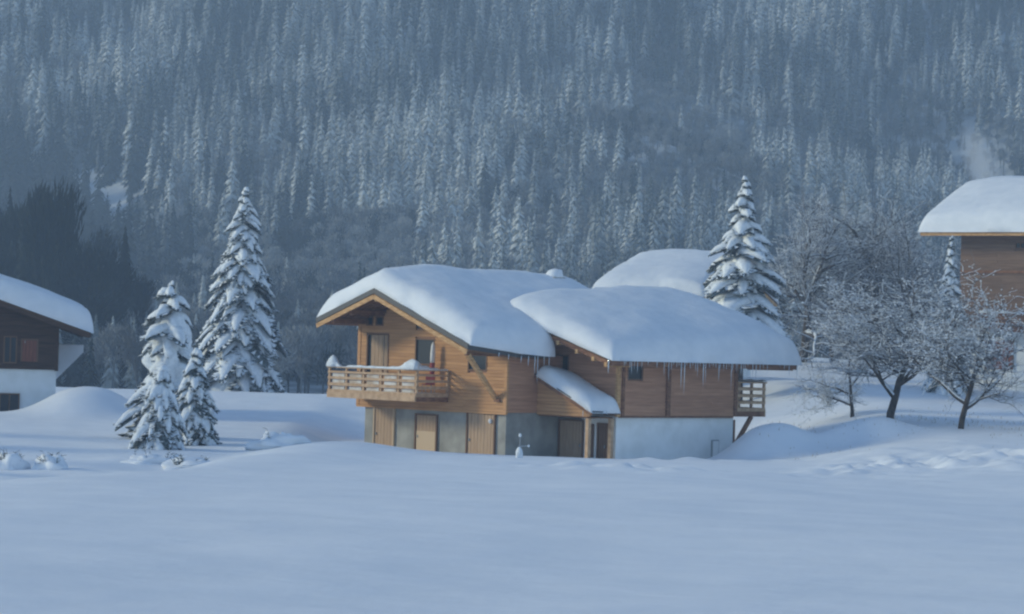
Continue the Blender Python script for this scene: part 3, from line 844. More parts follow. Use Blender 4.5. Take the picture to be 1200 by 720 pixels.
# left house: gable towards us
pl = at(67, 434, 140)
lh, zl = simple_house('dark_timber_house', (pl.x-5.5*math.cos(R(11)), 140-5.5*math.sin(R(11)), 0), R(11), 11.0, 9, pl.z, 1.2, at(104,393,139).z, .335, 1.65, 'old_wood', 'stucco',
    'dark brown timber house with a white base at the left edge', snow=(1.0,.35), seed=11, fascia='old_wood')
lg = Wall((5.5, 0), (-1, 0), (0, -1)); wlg = world_wall(lh, lg)
lw1 = rect(wlg, 4, 394, 20, 426); lw2 = rect(wlg, 26, 399, 43, 424)
lg.cladding(0, 11.0, pl.z, lambda u: zl(5.5-u)-.05, [lw1, lw2], M['old_wood'], lh, seed=21)
window(lh, lg, *lw1, mull=2)
o = plank_door(lh, lg, lw2[0], lw2[1], lw2[2], lw2[3], m='door_red', n=4, name='shutter', label='closed reddish brown shutter')
lw3 = rect(wlg, 0, 461, 24, 486); window(lh, Wall((5.45,.05), (-1,0), (0,-1)), *lw3, mull=2, frame='frame')
b = MB(); b.extrude([(5.5,4.2,3.3),(7.0,4.2,4.9),(7.0,4.2,5.3),(5.5,4.2,5.3)], (0,3,0)); b.build('side_snow', M['roof_snow'], lh)
b = MB(); lg.box(b, -.05, .15, .0, .13, pl.z-.05, zl(5.5)-.1); b.build('corner_post', M['old_wood'], lh)

# right house
pr = at(1121, 330, 170)
al = R(-35)
ce = at(1078, 272, 168)
rh = None
Wd, Dl = 9.0, 13.0
# ridge along local y; local y axis points right and a little towards us: slope with local +x faces the camera
rz = R(-35) - R(90)
def rot2(x, y, a): return x*math.cos(a) - y*math.sin(a), x*math.sin(a) + y*math.cos(a)
over, ovf = 1.6, 2.2
# corner of the roof (local (W/2+over, -ovf)) must sit at ce
lx, ly = rot2(Wd/2+over+.2, -ovf, rz)
rh, zr = simple_house('brown_timber_house', (ce.x-lx, ce.y-ly, 0), rz, Wd, Dl, 0, 3.0, ce.z-.1, .42, over, 'weathered', 'stucco',
    'brown timber house on the slope at the right edge, above the bare fruit trees', snow=(.75,.6), ovf=ovf, seed=13)
rw = Wall((Wd/2, 0), (0, 1), (1, 0)); wrw = world_wall(rh, rw)
zs_r = px_on(wrw, 1180, 388)[1]
for c in rh.children:
    if c.name.startswith('inner_wall'):
        for v in c.data.vertices:
            if v.co.z < .01: v.co.z = zs_r
    if c.name.startswith('basement_wall'):
        for v in c.data.vertices:
            if v.co.z > -.01 and v.co.z < .01: v.co.z = zs_r
r1 = rect(wrw, 1190, 284, 1203, 292)
rw.cladding(0, Dl, zs_r, lambda u: zr(Wd/2)-.06, [r1], M['weathered'], rh, seed=31, h=.2)
window(rh, rw, *r1, mull=2)
rg = Wall((Wd/2, 0), (-1, 0), (0, -1))
rg.cladding(0, Wd, zs_r, lambda u: zr(Wd/2-u)-.06, [], M['weathered'], rh, seed=32, h=.2)
rb_ = Wall((Wd/2-.05, 0), (0, 1), (1, 0)); r2_ = rect(world_wall(rh, rb_), 1157, 400, 1187, 433)
plank_door(rh, rb_, *r2_, m='door_red', n=7, name='cellar_door', label='reddish brown cellar door')
z1_ = px_on(wrw, 1180, 319)[1]; b = MB(); rw.box(b, 0, Dl, .0, .17, z1_-.08, z1_+.08); b.build('string_board', M['beam_brown'], rh)
u_b = px_on(wrw, 1158, 380)[0]
def bal_r():
    b2 = balcony(rh, rw, u_b, Dl-.5, 1.3, zs_r+.12, zs_r-.1, zs_r+1.05, 7, [(0,.14),(.32,.46),(.62,.78)], 'beam_brown', False)
    pts = [(u_b-.05 + (Dl-u_b-.4)*i/40, 1.31, zs_r+1.11, .12, .12+.04*math.sin(i*1.3)+.04*math.sin(i*.4)) for i in range(41)]
    rail_snow(rw, pts, 'rail_snow', b2)
bal_r()
# house behind the chalet, only its snowed-up roof in view
pb = at(697, 326, 172)
Wb = 14.5; rzb = R(-113)
lx, ly = rot2(Wb/2+1.2, -1.2, rzb)
bh, zbh = simple_house('snowed_in_house', (pb.x-lx, pb.y-ly, 0), rzb, Wb, 5.0, 5.0, 2.5, pb.z-1.25, .25, 1.0, 'stucco', 'stucco',
    'house behind the chalet of which only the thick white roof shows', snow=(.65,.7), seed=17)

# ------------------------------------------------------------------ snow laden spruces
def spruce(name, base_pt, Ht, Rad, seed, label, whorls=26, snow=1.0, droop=.55, nb=8, top_pow=.85, clear=.03, jitter=.12, group=None, cat='spruce'):
    r = random.Random(seed)
    root = empty(name, base_pt, r.uniform(0, 6.28))
    tag(root, label, cat, group)
    t = MB(); t.tube([(0,0,-.6),(0,0,Ht*.4),(0,0,Ht*.97)], [.02*Ht,.012*Ht,.003*Ht], 8); t.build('trunk', M['bark'], root, True)
    fo = MB(); sn = MB()
    for w in range(whorls):
        zf = clear + (1-clear)*((w+.3*r.random())/whorls)**.92
        rr = Rad*max(.035, (1-zf))**top_pow * (1 if clear < .1 else min(1, .55 + (zf-clear)*4))
        n = max(4, int(nb*(.65 + .5*(1-zf))))
        ph0 = r.uniform(0, 6.28)
        for k in range(n):
            ph = ph0 + 2*math.pi*(k + r.uniform(-.25,.25))/n
            L = rr*r.uniform(1-2.2*jitter, 1+jitter)
            z0 = Ht*zf + r.uniform(-.6,.6)*Ht/whorls
            dr_ = droop*(.75+.5*r.random())*(1.1-.5*zf)
            d = Vector((math.cos(ph), math.sin(ph), 0)); sd_ = Vector((-d.y, d.x, 0))
            N = 6; P = []
            curl = r.uniform(-.08,.08)
            for i in range(N+1):
                s = i/N
                P.append(d*(L*s) + sd_*(curl*L*s*s) + Vector((0,0,z0 + L*(.16*s) - L*dr_*s**1.8)))
            wmax = (.25+.10*r.random())*L + .13
            vs=[]; fs=[]; K=6
            vs2=[]; 
            for i in range(N+1):
                s = i/N
                ww = wmax*(math.sin(math.pi*min(1,(.12+.9*s))**.9)**.7 if s < 1 else .12)*.95
                ww = max(ww, .03)*r.uniform(.75,1.2)
                th = (.10+.04*r.random())*snow*(.55+.45*math.sin(math.pi*min(1,s*.9+.1)))*min(1, L/1.1+.35) * (1 if i < N else .5) + .02
                for q in range(K):
                    an = 2*math.pi*q/K
                    vs.append(P[i] + sd_*(ww*.86*math.cos(an)) + Vector((0,0, th*1.6*max(math.sin(an), -.25) + .03)))
                    vs2.append(P[i] + sd_*(ww*1.0*math.cos(an)) + Vector((0,0, (.05*math.sin(an) - .07 - (.10*abs(math.cos(an))*L*.5)))))
            for i in range(N):
                for q in range(K):
                    q2=(q+1)%K; fs.append((i*K+q, i*K+q2, (i+1)*K+q2, (i+1)*K+q))
            caps = [tuple(range(K))[::-1], tuple(N*K+q for q in range(K))]
            if r.random() < .93*min(1,snow+.1): sn.add(vs, fs+caps)
            fo.add(vs2, fs+caps)
            # hanging needle sprays along both edges
            m = int(12 + 12*L)
            for j in range(m):
                s = r.uniform(.08, 1.0); i = min(int(s*N), N-1); f_ = s*N - i
                c = P[i].lerp(P[i+1], f_)
                sg = r.choice((-1,1)); out = sd_*sg*r.uniform(.5,1.25)*wmax*math.sin(math.pi*min(1,s*.8+.12)) + d*r.uniform(0,.25)*wmax
                hang = r.uniform(.06,.20)*(.5+.5*L)
                a = c + out*.35 + Vector((0,0,-.02)); b2 = c + out*1.15 + Vector((0,0,-hang*.6)) ; e_ = c + out*.7 + d*r.uniform(.05,.16) + Vector((0,0,-hang))
                g = c + out*.8 - d*r.uniform(.05,.14) + Vector((0,0,-hang*.55))
                fo.add([a, b2, e_, g], [(0,1,2),(0,3,1)])
                if r.random() < .5*snow:
                    up = Vector((0,0,.035)); o_ = d*.05
                    sn.add([a+up, b2+up+o_, e_+up*1.2, g+up], [(0,1,2),(0,3,1)])
    fo.build('needle_crown', M['needle'], root); 
    sn.build('crown_snow', M['tree_snow'], root, smooth=True)
    return root
def gz(x, y): return h1(x, y)
def base_at(px, Y):
    x = ray(px, 450).x*Y
    return Vector((x, Y, gz(x, Y)))
def top_h(px, py, Y, bpt): return at(px, py, Y).z - bpt.z

b1_ = base_at(281, 178); H1 = top_h(278, 222, 178, b1_)
spruce('spruce_tree', b1_, H1, 3.7, 1, 'tallest snow laden spruce, standing alone left of the chalet balcony', whorls=29, nb=12, droop=.95, snow=1.7, jitter=.22, top_pow=.72)
b2_ = base_at(866, 164); H2 = top_h(864, 207, 164, b2_)
spruce('spruce_tree', b2_, H2, 5.2, 2, 'snow dusted spruce with spreading boughs rising behind the right wing of the chalet', whorls=24, nb=11, droop=.62, snow=1.9, top_pow=.95, jitter=.3, clear=.24)
Yc = 113
b3_ = base_at(190, 108); spruce('spruce_tree', b3_, top_h(188,428,108,b3_), 1.45, 3, 'small young spruce bowed under snow in front of the white hooded tree', whorls=13, nb=9, droop=1.1, snow=2.0, top_pow=.65)
b4_ = base_at(229, 113); spruce('spruce_tree', b4_, top_h(222,405,113,b4_), 1.4, 4, 'darker young spruce at the right of the snow hooded tree', whorls=15, nb=9, droop=1.05, snow=1.3, top_pow=.65)
b5_ = base_at(197, 118); 
sp = spruce('spruce_tree', b5_, top_h(192,330,118,b5_), 2.15, 5, 'spruce bent over and mostly hooded in a thick cloak of snow', whorls=16, nb=7, droop=.8, snow=1.6, top_pow=.55, jitter=.4)
# the cloak: a folded sheet of snow hugging the front of the tree
cb = MB(); hh = H5 = top_h(192,330,118,b5_)
vs=[]; fs=[]; nu=26; nv=22
for j in range(nv+1):
    t=j/nv; zz = hh*(.80 - .60*t) ; rr = 1.35*(.30+.70*(t**.6))
    for i in range(nu):
        a=2*math.pi*i/nu
        k=1+.10*math.sin(a*5+5.2*t)*t+.55*noise.noise(Vector((math.cos(a)*1.6,math.sin(a)*1.6,t*3)))+.38*noise.noise(Vector((math.cos(a)*3.5,math.sin(a)*3.5,t*7)))
        vs.append((rr*k*math.cos(a)-.55*t*t, rr*k*math.sin(a), zz+.25*t*math.sin(a*3+t*3)+.3*t*noise.noise(Vector((a*2,t,3)))))
top=len(vs); vs.append((0.05,0,hh*.86))
for j in range(nv):
    for i in range(nu):
        i2=(i+1)%nu; fs.append((j*nu+i,(j+1)*nu+i,(j+1)*nu+i2,j*nu+i2))
for i in range(nu): fs.append((top,i,(i+1)%nu))
cb.add(vs,fs); cb.build('snow_cloak', M['tree_snow'], sp, smooth=True)
for k_, (x_, y_, h_) in enumerate(((-41, 86, 12), (-44, 97, 14), (-40, 106, 12.5), (-45, 116, 13))):  # out of view, added to throw shade over the left of the field
    spruce('spruce_tree', Vector((x_, y_, gz(x_, y_))), h_, 3.6, 60+k_, ['spruce beyond the left edge nearest the field', 'tallest spruce of the row beyond the left edge', 'third spruce of the row beyond the left edge', 'farthest spruce of the row beyond the left edge'][k_], whorls=15, nb=9, droop=.8, snow=1.2)
b6_ = base_at(1110, 164); spruce('spruce_tree', b6_, top_h(1110,276,164,b6_), 1.9, 6, 'snow covered conifer against the left wall of the brown house on the slope', whorls=20, nb=9, droop=.95, snow=1.5)
b7_ = base_at(902, 200); spruce('spruce_tree', b7_, top_h(902,322,200,b7_), 3.2, 7, 'low dark spruce squeezed between the wing roof and the leaning bare tree', whorls=14, nb=8, droop=.45, snow=.6, top_pow=.8)

# ------------------------------------------------------------------ bare snowy trees
def bare_tree(name, base_pt, Ht, spread, seed, label, trunk_r=.16, fork=.28, lean=(0,0), levels=5, snow=.7, clumps=.5, kids=(4,4,4,4,4), group=None, upright=.5, cat='bare tree'):
    r = random.Random(seed)
    root = empty(name, base_pt, 0); tag(root, label, cat, group)
    wood = MB(); sn = MB(); tw = MB()
    tips = []
    def rv(): return Vector((r.gauss(0,1), r.gauss(0,1), r.gauss(0,1))).normalized()
    def branch(p, d, L, rad, lv):
        n = 4 if lv < 2 else 3
        pts=[p]; q = d.copy(); c = p.copy()
        for i in range(n):
            q = (q + rv()*(.16+.05*lv) + Vector((0,0,.05*upright))).normalized()
            c = c + q*(L/n); pts.append(c.copy())
        rads=[rad*(1-.45*i/n) for i in range(n+1)]
        if lv <= 2: wood.tube(pts, rads, 7 if lv == 0 else 5, cap=(lv == 0))
        else: tw.tube(pts, [q_*(1.5 if lv > 3 else 1.2) for q_ in rads], 3, cap=False)
        if lv >= 1 and snow > 0:
            flat = 1-abs(d.z)
            if r.random() < snow*(.5+.5*flat):
                up = Vector((0,0,1))
                sr = max(rad*.9, .013) if lv > 2 else rad*.8
                sn.tube([pt+up*(rads[i]*.7+sr*.35) for i,pt in enumerate(pts)], [sr*(1-.4*i/n)*r.uniform(.7,1.4) for i in range(n+1)], 4, cap=False)
        if lv < levels:
            k = kids[min(lv, len(kids)-1)]
            for j in range(k):
                s = (fork if lv == 0 else .25) + (1-(fork if lv == 0 else .25))*(j+r.random()*.8)/k
                if lv == 0: s = max(s, fork)
                s=min(s,1.0); ii=min(int(s*n), n-1); b0=pts[ii].lerp(pts[ii+1], s*n-ii)
                ax = rv(); dd=(q*.45+ax).normalized()
                dd=Vector((dd.x, dd.y, dd.z*.55+ (.35 if lv < 2 else .12)*upright*2)).normalized()
                branch(b0, dd, L*r.uniform(.52,.78)*(1.12 if lv == 0 else 1), rads[ii]*r.uniform(.5,.68), lv+1)
            if lv > 0 or True:
                branch(pts[-1], (q+rv()*.25).normalized(), L*r.uniform(.55,.75), rads[-1]*.9, lv+1)
        else:
            tips.append(pts[-1])
            if r.random() < clumps:
                s_ = r.uniform(.02,.055)
                c2 = pts[r.randint(1,len(pts)-1)]
                vs=[c2+Vector((s_*r.uniform(.7,1.6),0,0)),c2+Vector((0,s_,0)),c2-Vector((s_*r.uniform(.7,1.6),0,0)),c2-Vector((0,s_,0)),c2+Vector((0,0,s_*r.uniform(.8,1.5))),c2-Vector((0,0,s_*.5))]
                sn.add(vs,[(0,1,4),(1,2,4),(2,3,4),(3,0,4),(1,0,5),(2,1,5),(3,2,5),(0,3,5)])
    branch(Vector((0,0,-.3)), Vector((lean[0],lean[1],1)).normalized(), Ht*.42, trunk_r, 0)
    # fit the grown crown to the wanted height and spread
    allv = wood.v + tw.v
    mz = max(v[2] for v in allv); xs_=sorted(v[0] for v in allv); mx = (xs_[int(.985*len(xs_))]-xs_[int(.015*len(xs_))])/2
    kz = Ht/mz; kx = spread/mx
    for b in (wood, tw, sn): b.v = [(v[0]*kx if v[2] > .6 else v[0]*(1+(kx-1)*max(0,v[2])/.6), v[1]*kx, v[2]*kz) for v in b.v]
    wood.build('trunk', M['bark'], root, True)
    tw.build('twigs', M['twig'], root)
    sn.build('branch_snow', M['tree_snow'], root)
    return root
def bt(px, Y, top_px, top_py, spread_px, seed, label, **k):
    b = base_at(px, Y); return bare_tree('bare_tree', b, top_h(top_px, top_py, Y, b), spread_px/2*Y/F, seed, label, **k)
bt(1043, 133, 1040, 290, 165, 31, 'leafless fruit tree with a forked trunk and snow dusted twigs right of the chalet', trunk_r=.2, fork=.42, clumps=.7, snow=.42, kids=(5,5,4,4,4), upright=.75)
bt(1127, 129, 1128, 325, 140, 32, 'leafless fruit tree with straight dark trunk before the brown house', trunk_r=.17, fork=.35, clumps=.6, snow=.42, kids=(5,5,4,4,4), upright=.8)
bt(1000, 142, 985, 350, 125, 13, 'low spreading bare tree just left of the forked fruit tree', trunk_r=.14, fork=.3, clumps=.5, kids=(4,4,4,4,3), upright=.3)
bt(938, 197, 950, 215, 110, 14, 'tall leaning bare tree with thick snow on dark limbs behind the wing roof', trunk_r=.42, fork=.25, lean=(.12,0), clumps=.5, snow=1.0, kids=(5,4,4,4,3), upright=.7)
bt(1018, 206, 1020, 200, 170, 15, 'tall brownish frosted tree rising behind the fruit trees', trunk_r=.30, fork=.2, snow=.3, clumps=.35, kids=(5,4,4,4,4), upright=.8)
bt(975, 203, 975, 222, 125, 16, 'slim frosted tree behind the leaning bare tree', trunk_r=.24, fork=.25, snow=.3, clumps=.3, kids=(5,4,4,4,4), upright=.9)

bt(1072, 198, 1070, 222, 110, 17, 'tall dark bare tree nearest the left wall of the brown house on the slope', trunk_r=.25, fork=.25, snow=.25, clumps=.3, kids=(5,4,4,4,4), upright=.8)
# ------------------------------------------------------------------ snow covered shrubs and small things
def shrub(px, Y, w, h, seed, label, twigs=14):
    b = base_at(px, Y); r = random.Random(seed)
    root = empty('snowy_shrub', b, 0); tag(root, label, 'shrub', 'snowed-in shrubs below the field edge')
    m = MB(); m.blob((0,0,-.05), w*1.5, w*1.3, h*.75, seed, 22, 14, .55, -.3)
    for k in range(3): m.blob((r.uniform(-.8,.8)*w, r.uniform(-.5,.2)*w, h*r.uniform(.1,.4)), w*r.uniform(.3,.6), w*.4, h*r.uniform(.25,.45), seed+k+1, 14, 10, .5, -.6)
    m.build('snow_cap', M['snow'], root, smooth=True)
    t = MB()
    for k in range(twigs):
        a = r.uniform(0, 6.28); q = r.uniform(.5, 1.0)
        p0 = Vector((math.cos(a)*w*.7, math.sin(a)*w*.6, h*.05)); p1 = p0 + Vector((math.cos(a)*.25*w, math.sin(a)*.25*w, h*r.uniform(.3,.9)))
        t.tube([p0, p0.lerp(p1,.5)+Vector((r.uniform(-.05,.05),0,0)), p1], [.016,.012,.006], 4)
        for z_ in range(4):
            c = p0.lerp(p1, r.uniform(.3,1)); e_ = c + Vector((r.uniform(-.2,.2), r.uniform(-.2,.2), r.uniform(-.02,.14)))
            t.tube([c, e_], [.014,.006], 3)
    t.build('stems', M['needle'], root)
shrub(14, 92, .42, .75, 1, 'snowy shrub with dark stems at the far left edge')
shrub(62, 92, .40, .70, 2, 'snowy shrub with dark stems, second from the left edge')
shrub(182, 98, .75, .55, 4, 'broad snowed-in shrub right under the small young spruce', 10)
shrub(225, 96, .70, .50, 5, 'low shrub with brown leaves poking from snow beneath the darker young spruce', 22)
shrub(330, 108.5, .95, .85, 6, 'round snowed-in bush at the edge of the field near the chalet', 6)

# snow capped stake in the field in front of the chalet
sx_ = ray(609, 520).x*113; sp_ = Vector((sx_, 113, gz(sx_, 113)))
st_ = empty('marker_stake', sp_, 0); tag(st_, 'thin marker stake with a knob of snow sticking out of the field before the chalet', 'stake')
b = MB(); b.tube([(0,0,-.2),(.01,0,.95)], [.02,.02], 6); b.build('shaft', M['metal'], st_)
b = MB(); b.blob((.01,0,.98), .07, .07, .09, 3, 10, 6); b.build('snow_knob', M['tree_snow'], st_, True)
b = MB(); b.blob((0.0,0,.14), .17, .17, .30, 5, 12, 8, .3); b.build('snow_collar', M['tree_snow'], st_, True)
b = MB(); b.tube([(0.01,0,.5),(.38,0,.52)], [.008,.008], 4); b.blob((.4,0,.52), .05,.05,.06, 3, 8, 5); b.build('side_twig', M['tree_snow'], st_)

# dry grass tips poking through the snow under the fruit trees
r = random.Random(4); g = MB()
for k in range(1100):
    x = r.uniform(12, 27); y = r.gauss(134, 6)
    if noise.noise(Vector((x*.3, y*.2, 2))) < -.02: continue
    z = gz(x, y) - .03; a = r.uniform(0, 6.28); h = r.uniform(.06,.22); dx, dy = math.cos(a)*.02, math.sin(a)*.02
    lx_, ly_ = r.uniform(-.08,.08), r.uniform(-.08,.08)
    g.add([(x-dx,y-dy,z),(x+dx,y+dy,z),(x+lx_,y+ly_,z+h)], [(0,1,2)])
o = g.build('dry_grass', M['grass']); tag(o, 'dry grass tips poking through the snow under the fruit trees', 'grass', kind='stuff')

# ------------------------------------------------------------------ the forest on the mountain
def far_conifer(seed, Hh=1.0, wid=.16, mat_='far_conifer', tiers=15, nn=9):
    r = random.Random(seed); m = MB()
    m.tube([(0,0,-.04),(0,0,.9)], [.012,.004], 4, cap=False)
    for t in range(tiers):
        f = (t+.2*r.random())/tiers; z = .05 + .93*f; rad = wid*(1-f)**.75*r.uniform(.8,1.15)+.008
        n = nn if f < .6 else nn - 2; p0 = r.uniform(0,6)
        for k in range(n):
            a = p0 + 2*math.pi*(k+r.uniform(-.3,.3))/n; L = rad*r.uniform(.6,1.2); w = .34
            d = Vector((math.cos(a),math.sin(a),0)); s_ = Vector((-d.y,d.x,0))
            z = .05 + .93*min(1, f + r.uniform(-.5,.5)/tiers); top = Vector((0,0,z+.02)); mid = d*L*.6 + Vector((0,0,z-.25*L)); tip = d*L + Vector((0,0,z-.75*L))
            m.add([top, mid+s_*L*w+Vector((0,0,-.12*L)), tip, mid-s_*L*w+Vector((0,0,-.12*L)), mid+Vector((0,0,.06*L))], [(0,1,4),(1,2,4),(2,3,4),(3,0,4)])
    return m.mesh('frosted_spruce', M[mat_])
def far_bare(seed, mat_='far_bare', wid=.30, n=230, sc=1.0):
    r = random.Random(seed); m = MB()
    m.tube([(0,0,-.04),(0.01,0,.5),(0,.01,.85)], [.018,.01,.004], 4, cap=False)
    lobes = [(Vector((r.uniform(-.13,.13), r.uniform(-.13,.13), r.uniform(.45,.82))), r.uniform(.12,.2)) for k in range(6)]
    for k in range(n):
        c, q = r.choice(lobes)
        d = Vector((r.gauss(0,1), r.gauss(0,1), r.gauss(0,1))).normalized()
        p = c + d*q*r.uniform(.3,1.05); p.x *= wid/.3; p.y *= wid/.3
        dd = (p - Vector((0,0,.3))).normalized() + Vector((r.uniform(-.5,.5), r.uniform(-.5,.5), r.uniform(0,.5)))
        dd.normalize(); L = r.uniform(.04,.09)*(.4+.6*sc); s_ = dd.cross(Vector((r.gauss(0,1),r.gauss(0,1),.3))).normalized()*r.uniform(.008,.018)*sc
        m.add([p-dd*L*.5-s_*.4, p+s_, p+dd*L, p-s_], [(0,1,2,3)])
    for k in range(10):
        c, q = r.choice(lobes); m.tube([(0,0,r.uniform(.15,.4)), c*.8+Vector((0,0,.03)), c+Vector((0,0,q*.8))], [.008,.005,.002], 3, cap=False)
    return m.mesh('frosted_bare_tree', M[mat_])
con = [far_conifer(k, wid=w) for k, w in ((1,.13),(2,.16),(3,.11),(4,.18),(5,.14),(6,.12))]
bar = [far_bare(20+k, wid=w) for k, w in ((0,.30),(1,.24),(2,.34),(3,.27))]
dco = [far_conifer(31, wid=.16, mat_='far_dark'), far_conifer(32, wid=.2, mat_='far_dark')]
dba = [far_bare(41, 'far_dark', .32), far_bare(42, 'far_dark', .27)]
hic = [far_conifer(51, wid=.17, tiers=26, nn=13), far_conifer(52, wid=.14, tiers=28, nn=12)]
hib = [far_bare(61, wid=.36, n=2200, sc=.42), far_bare(62, wid=.30, n=2000, sc=.42), far_bare(63, wid=.42, n=2400, sc=.42)]
protos = con + bar + dco + dba + hic + hib

rs = np.random.RandomState(7)
N0 = 130000
ty = np.sqrt(rs.uniform(290**2, 1240**2, N0)); tx = rs.uniform(-.30, .30, N0)*ty
tz = H(tx, ty, False)
ppx, ppy = proj(tx, ty, tz + 7)
inten = np.ones(N0)
# snow gullies and ledges with few trees
def seg_d(x, y, x0, y0, x1, y1):
    t = np.clip(((x-x0)*(x1-x0)+(y-y0)*(y1-y0))/((x1-x0)**2+(y1-y0)**2), 0, 1)
    return np.hypot(x-x0-t*(x1-x0), y-y0-t*(y1-y0))
for (x0,y0,x1,y1,w,k) in ((120,185,160,245,26,.75),(165,200,160,260,20,.6),(735,215,760,250,10,.6),(660,62,720,62,9,.8),
                          (910,60,960,140,10,.5),(960,140,1010,200,9,.4),(270,262,400,215,10,.5),(300,300,345,330,20,.85),(480,10,640,0,6,.5),(850,25,870,80,8,.5)):
    inten -= .55*k*np.exp(-(seg_d(ppx, ppy, x0,y0,x1,y1)/w)**2)
nz = fbm(tx*.02, ty*.012, 77, 3)
inten -= .25*sst(.15, .45, fbm(tx*.03+5, ty*.012+2, 91, 3))
inten -= .93*np.exp(-((tx - 153 + (ty-830)*.09)/6.5)**2)*(1-sst(850, 920, ty))*(ty > 700)
inten -= 1.3*np.exp(-(seg_d(ppx, ppy, 95,195,150,235)/24)**2)
keep = rs.rand(N0) < np.clip(inten, .02, 1)
# thin by distance so the spacing on the ground stays even
order = rs.permutation(N0); grid = {}; sel = []
for i in order:
    if not keep[i]: continue
    sp_ = 3.7 if ty[i] > 520 else 4.6
    gx, gy = int(tx[i]//sp_), int(ty[i]//sp_)
    if (gx, gy, sp_) in grid: continue
    grid[(gx, gy, sp_)] = 1; sel.append(i)
sel = np.array(sel)
X, Y_, Z, U, V, NZ = tx[sel], ty[sel], tz[sel], ppx[sel], ppy[sel], nz[sel]
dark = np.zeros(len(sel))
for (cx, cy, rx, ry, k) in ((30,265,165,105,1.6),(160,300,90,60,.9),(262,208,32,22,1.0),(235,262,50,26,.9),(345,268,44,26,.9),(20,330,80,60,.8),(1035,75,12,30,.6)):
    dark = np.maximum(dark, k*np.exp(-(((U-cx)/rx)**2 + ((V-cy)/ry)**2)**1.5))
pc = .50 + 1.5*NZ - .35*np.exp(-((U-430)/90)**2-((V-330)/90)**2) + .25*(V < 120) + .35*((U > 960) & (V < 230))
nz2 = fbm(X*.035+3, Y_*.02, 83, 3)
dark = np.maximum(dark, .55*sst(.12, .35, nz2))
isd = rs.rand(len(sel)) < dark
isc = rs.rand(len(sel)) < pc
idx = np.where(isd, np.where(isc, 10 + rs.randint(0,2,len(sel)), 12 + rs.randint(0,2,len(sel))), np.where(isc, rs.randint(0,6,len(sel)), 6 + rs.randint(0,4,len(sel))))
near_ = (Y_ < 520) & (~isd)
idx = np.where(near_, np.where(isc & (rs.rand(len(sel)) < .9), 14 + rs.randint(0,2,len(sel)), 16 + rs.randint(0,3,len(sel))), idx)
isc = np.where(near_, (idx == 14) | (idx == 15), isc)
hgt = np.where(isc, 7.5 + 15*rs.rand(len(sel))**1.5 + 0*rs.uniform(9, 24, len(sel)), rs.uniform(6, 11, len(sel)))*(1+.4*NZ)
hgt = np.where(Y_ < 520, np.minimum(hgt, 8 + 9*(Y_-250)/270*(.6+.4*rs.rand(len(sel)))), hgt)
rot = rs.uniform(0, 6.28, len(sel))
infr = (U > -20) & (U < 1220) & (V > -30) & (V < 470) & (Y_ < 1100)
# what the houses and near trees hide gets no object of its own
hid = ((U > 370) & (U < 940) & (V > 335)) | ((U < 110) & (V > 335)) | ((U > 1080) & (V > 230)) | (V > 445) | ((U > 930) & (V > 330))
size = hgt/Y_*infr*(~hid)
rank = np.argsort(-size)
pick_c = [i for i in rank if idx[i] < 6 or idx[i] in (10, 11, 14, 15)][:290]
pick_b = [i for i in rank if 6 <= idx[i] < 10 or idx[i] in (12, 13) or idx[i] >= 16][:230]
names = {0:'frosted_spruce',1:'frosted_bare_tree',2:'dark_spruce',3:'dark_bare_tree'}
labs = {0:('frosted spruce standing among its like on the forested mountainside','spruce','frosted spruces on the mountainside'),
        1:('frost covered leafless tree among the spruces on the mountainside','bare tree','frosted leafless trees on the mountainside'),
        2:('dark spruce without snow in the shadowy lower left of the forest','spruce','dark spruces low on the mountainside'),
        3:('dark leafless tree without snow in the shadowy part of the forest','bare tree','dark leafless trees low on the mountainside')}
single = set()
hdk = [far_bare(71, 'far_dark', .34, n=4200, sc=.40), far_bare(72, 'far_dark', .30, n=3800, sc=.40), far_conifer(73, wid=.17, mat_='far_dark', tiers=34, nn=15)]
rd = random.Random(12)
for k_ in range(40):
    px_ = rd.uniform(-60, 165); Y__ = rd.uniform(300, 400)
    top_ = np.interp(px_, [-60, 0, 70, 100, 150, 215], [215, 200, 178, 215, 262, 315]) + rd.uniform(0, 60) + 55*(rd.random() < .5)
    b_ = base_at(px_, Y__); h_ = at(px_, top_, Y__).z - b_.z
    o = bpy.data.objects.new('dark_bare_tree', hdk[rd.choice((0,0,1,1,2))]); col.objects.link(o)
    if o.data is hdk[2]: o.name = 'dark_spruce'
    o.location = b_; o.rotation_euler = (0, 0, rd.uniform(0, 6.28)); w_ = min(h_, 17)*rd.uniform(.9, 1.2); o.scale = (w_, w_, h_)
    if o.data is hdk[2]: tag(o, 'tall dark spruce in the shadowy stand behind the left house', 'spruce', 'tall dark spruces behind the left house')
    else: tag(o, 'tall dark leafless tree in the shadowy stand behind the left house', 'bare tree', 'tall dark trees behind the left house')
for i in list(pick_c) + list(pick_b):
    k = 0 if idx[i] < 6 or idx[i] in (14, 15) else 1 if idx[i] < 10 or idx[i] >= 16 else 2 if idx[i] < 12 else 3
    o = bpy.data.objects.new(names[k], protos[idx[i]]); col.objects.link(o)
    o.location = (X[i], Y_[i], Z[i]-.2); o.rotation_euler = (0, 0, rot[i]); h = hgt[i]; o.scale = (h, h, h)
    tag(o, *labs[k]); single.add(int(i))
rest = np.array([i for i in range(len(sel)) if i not in single])

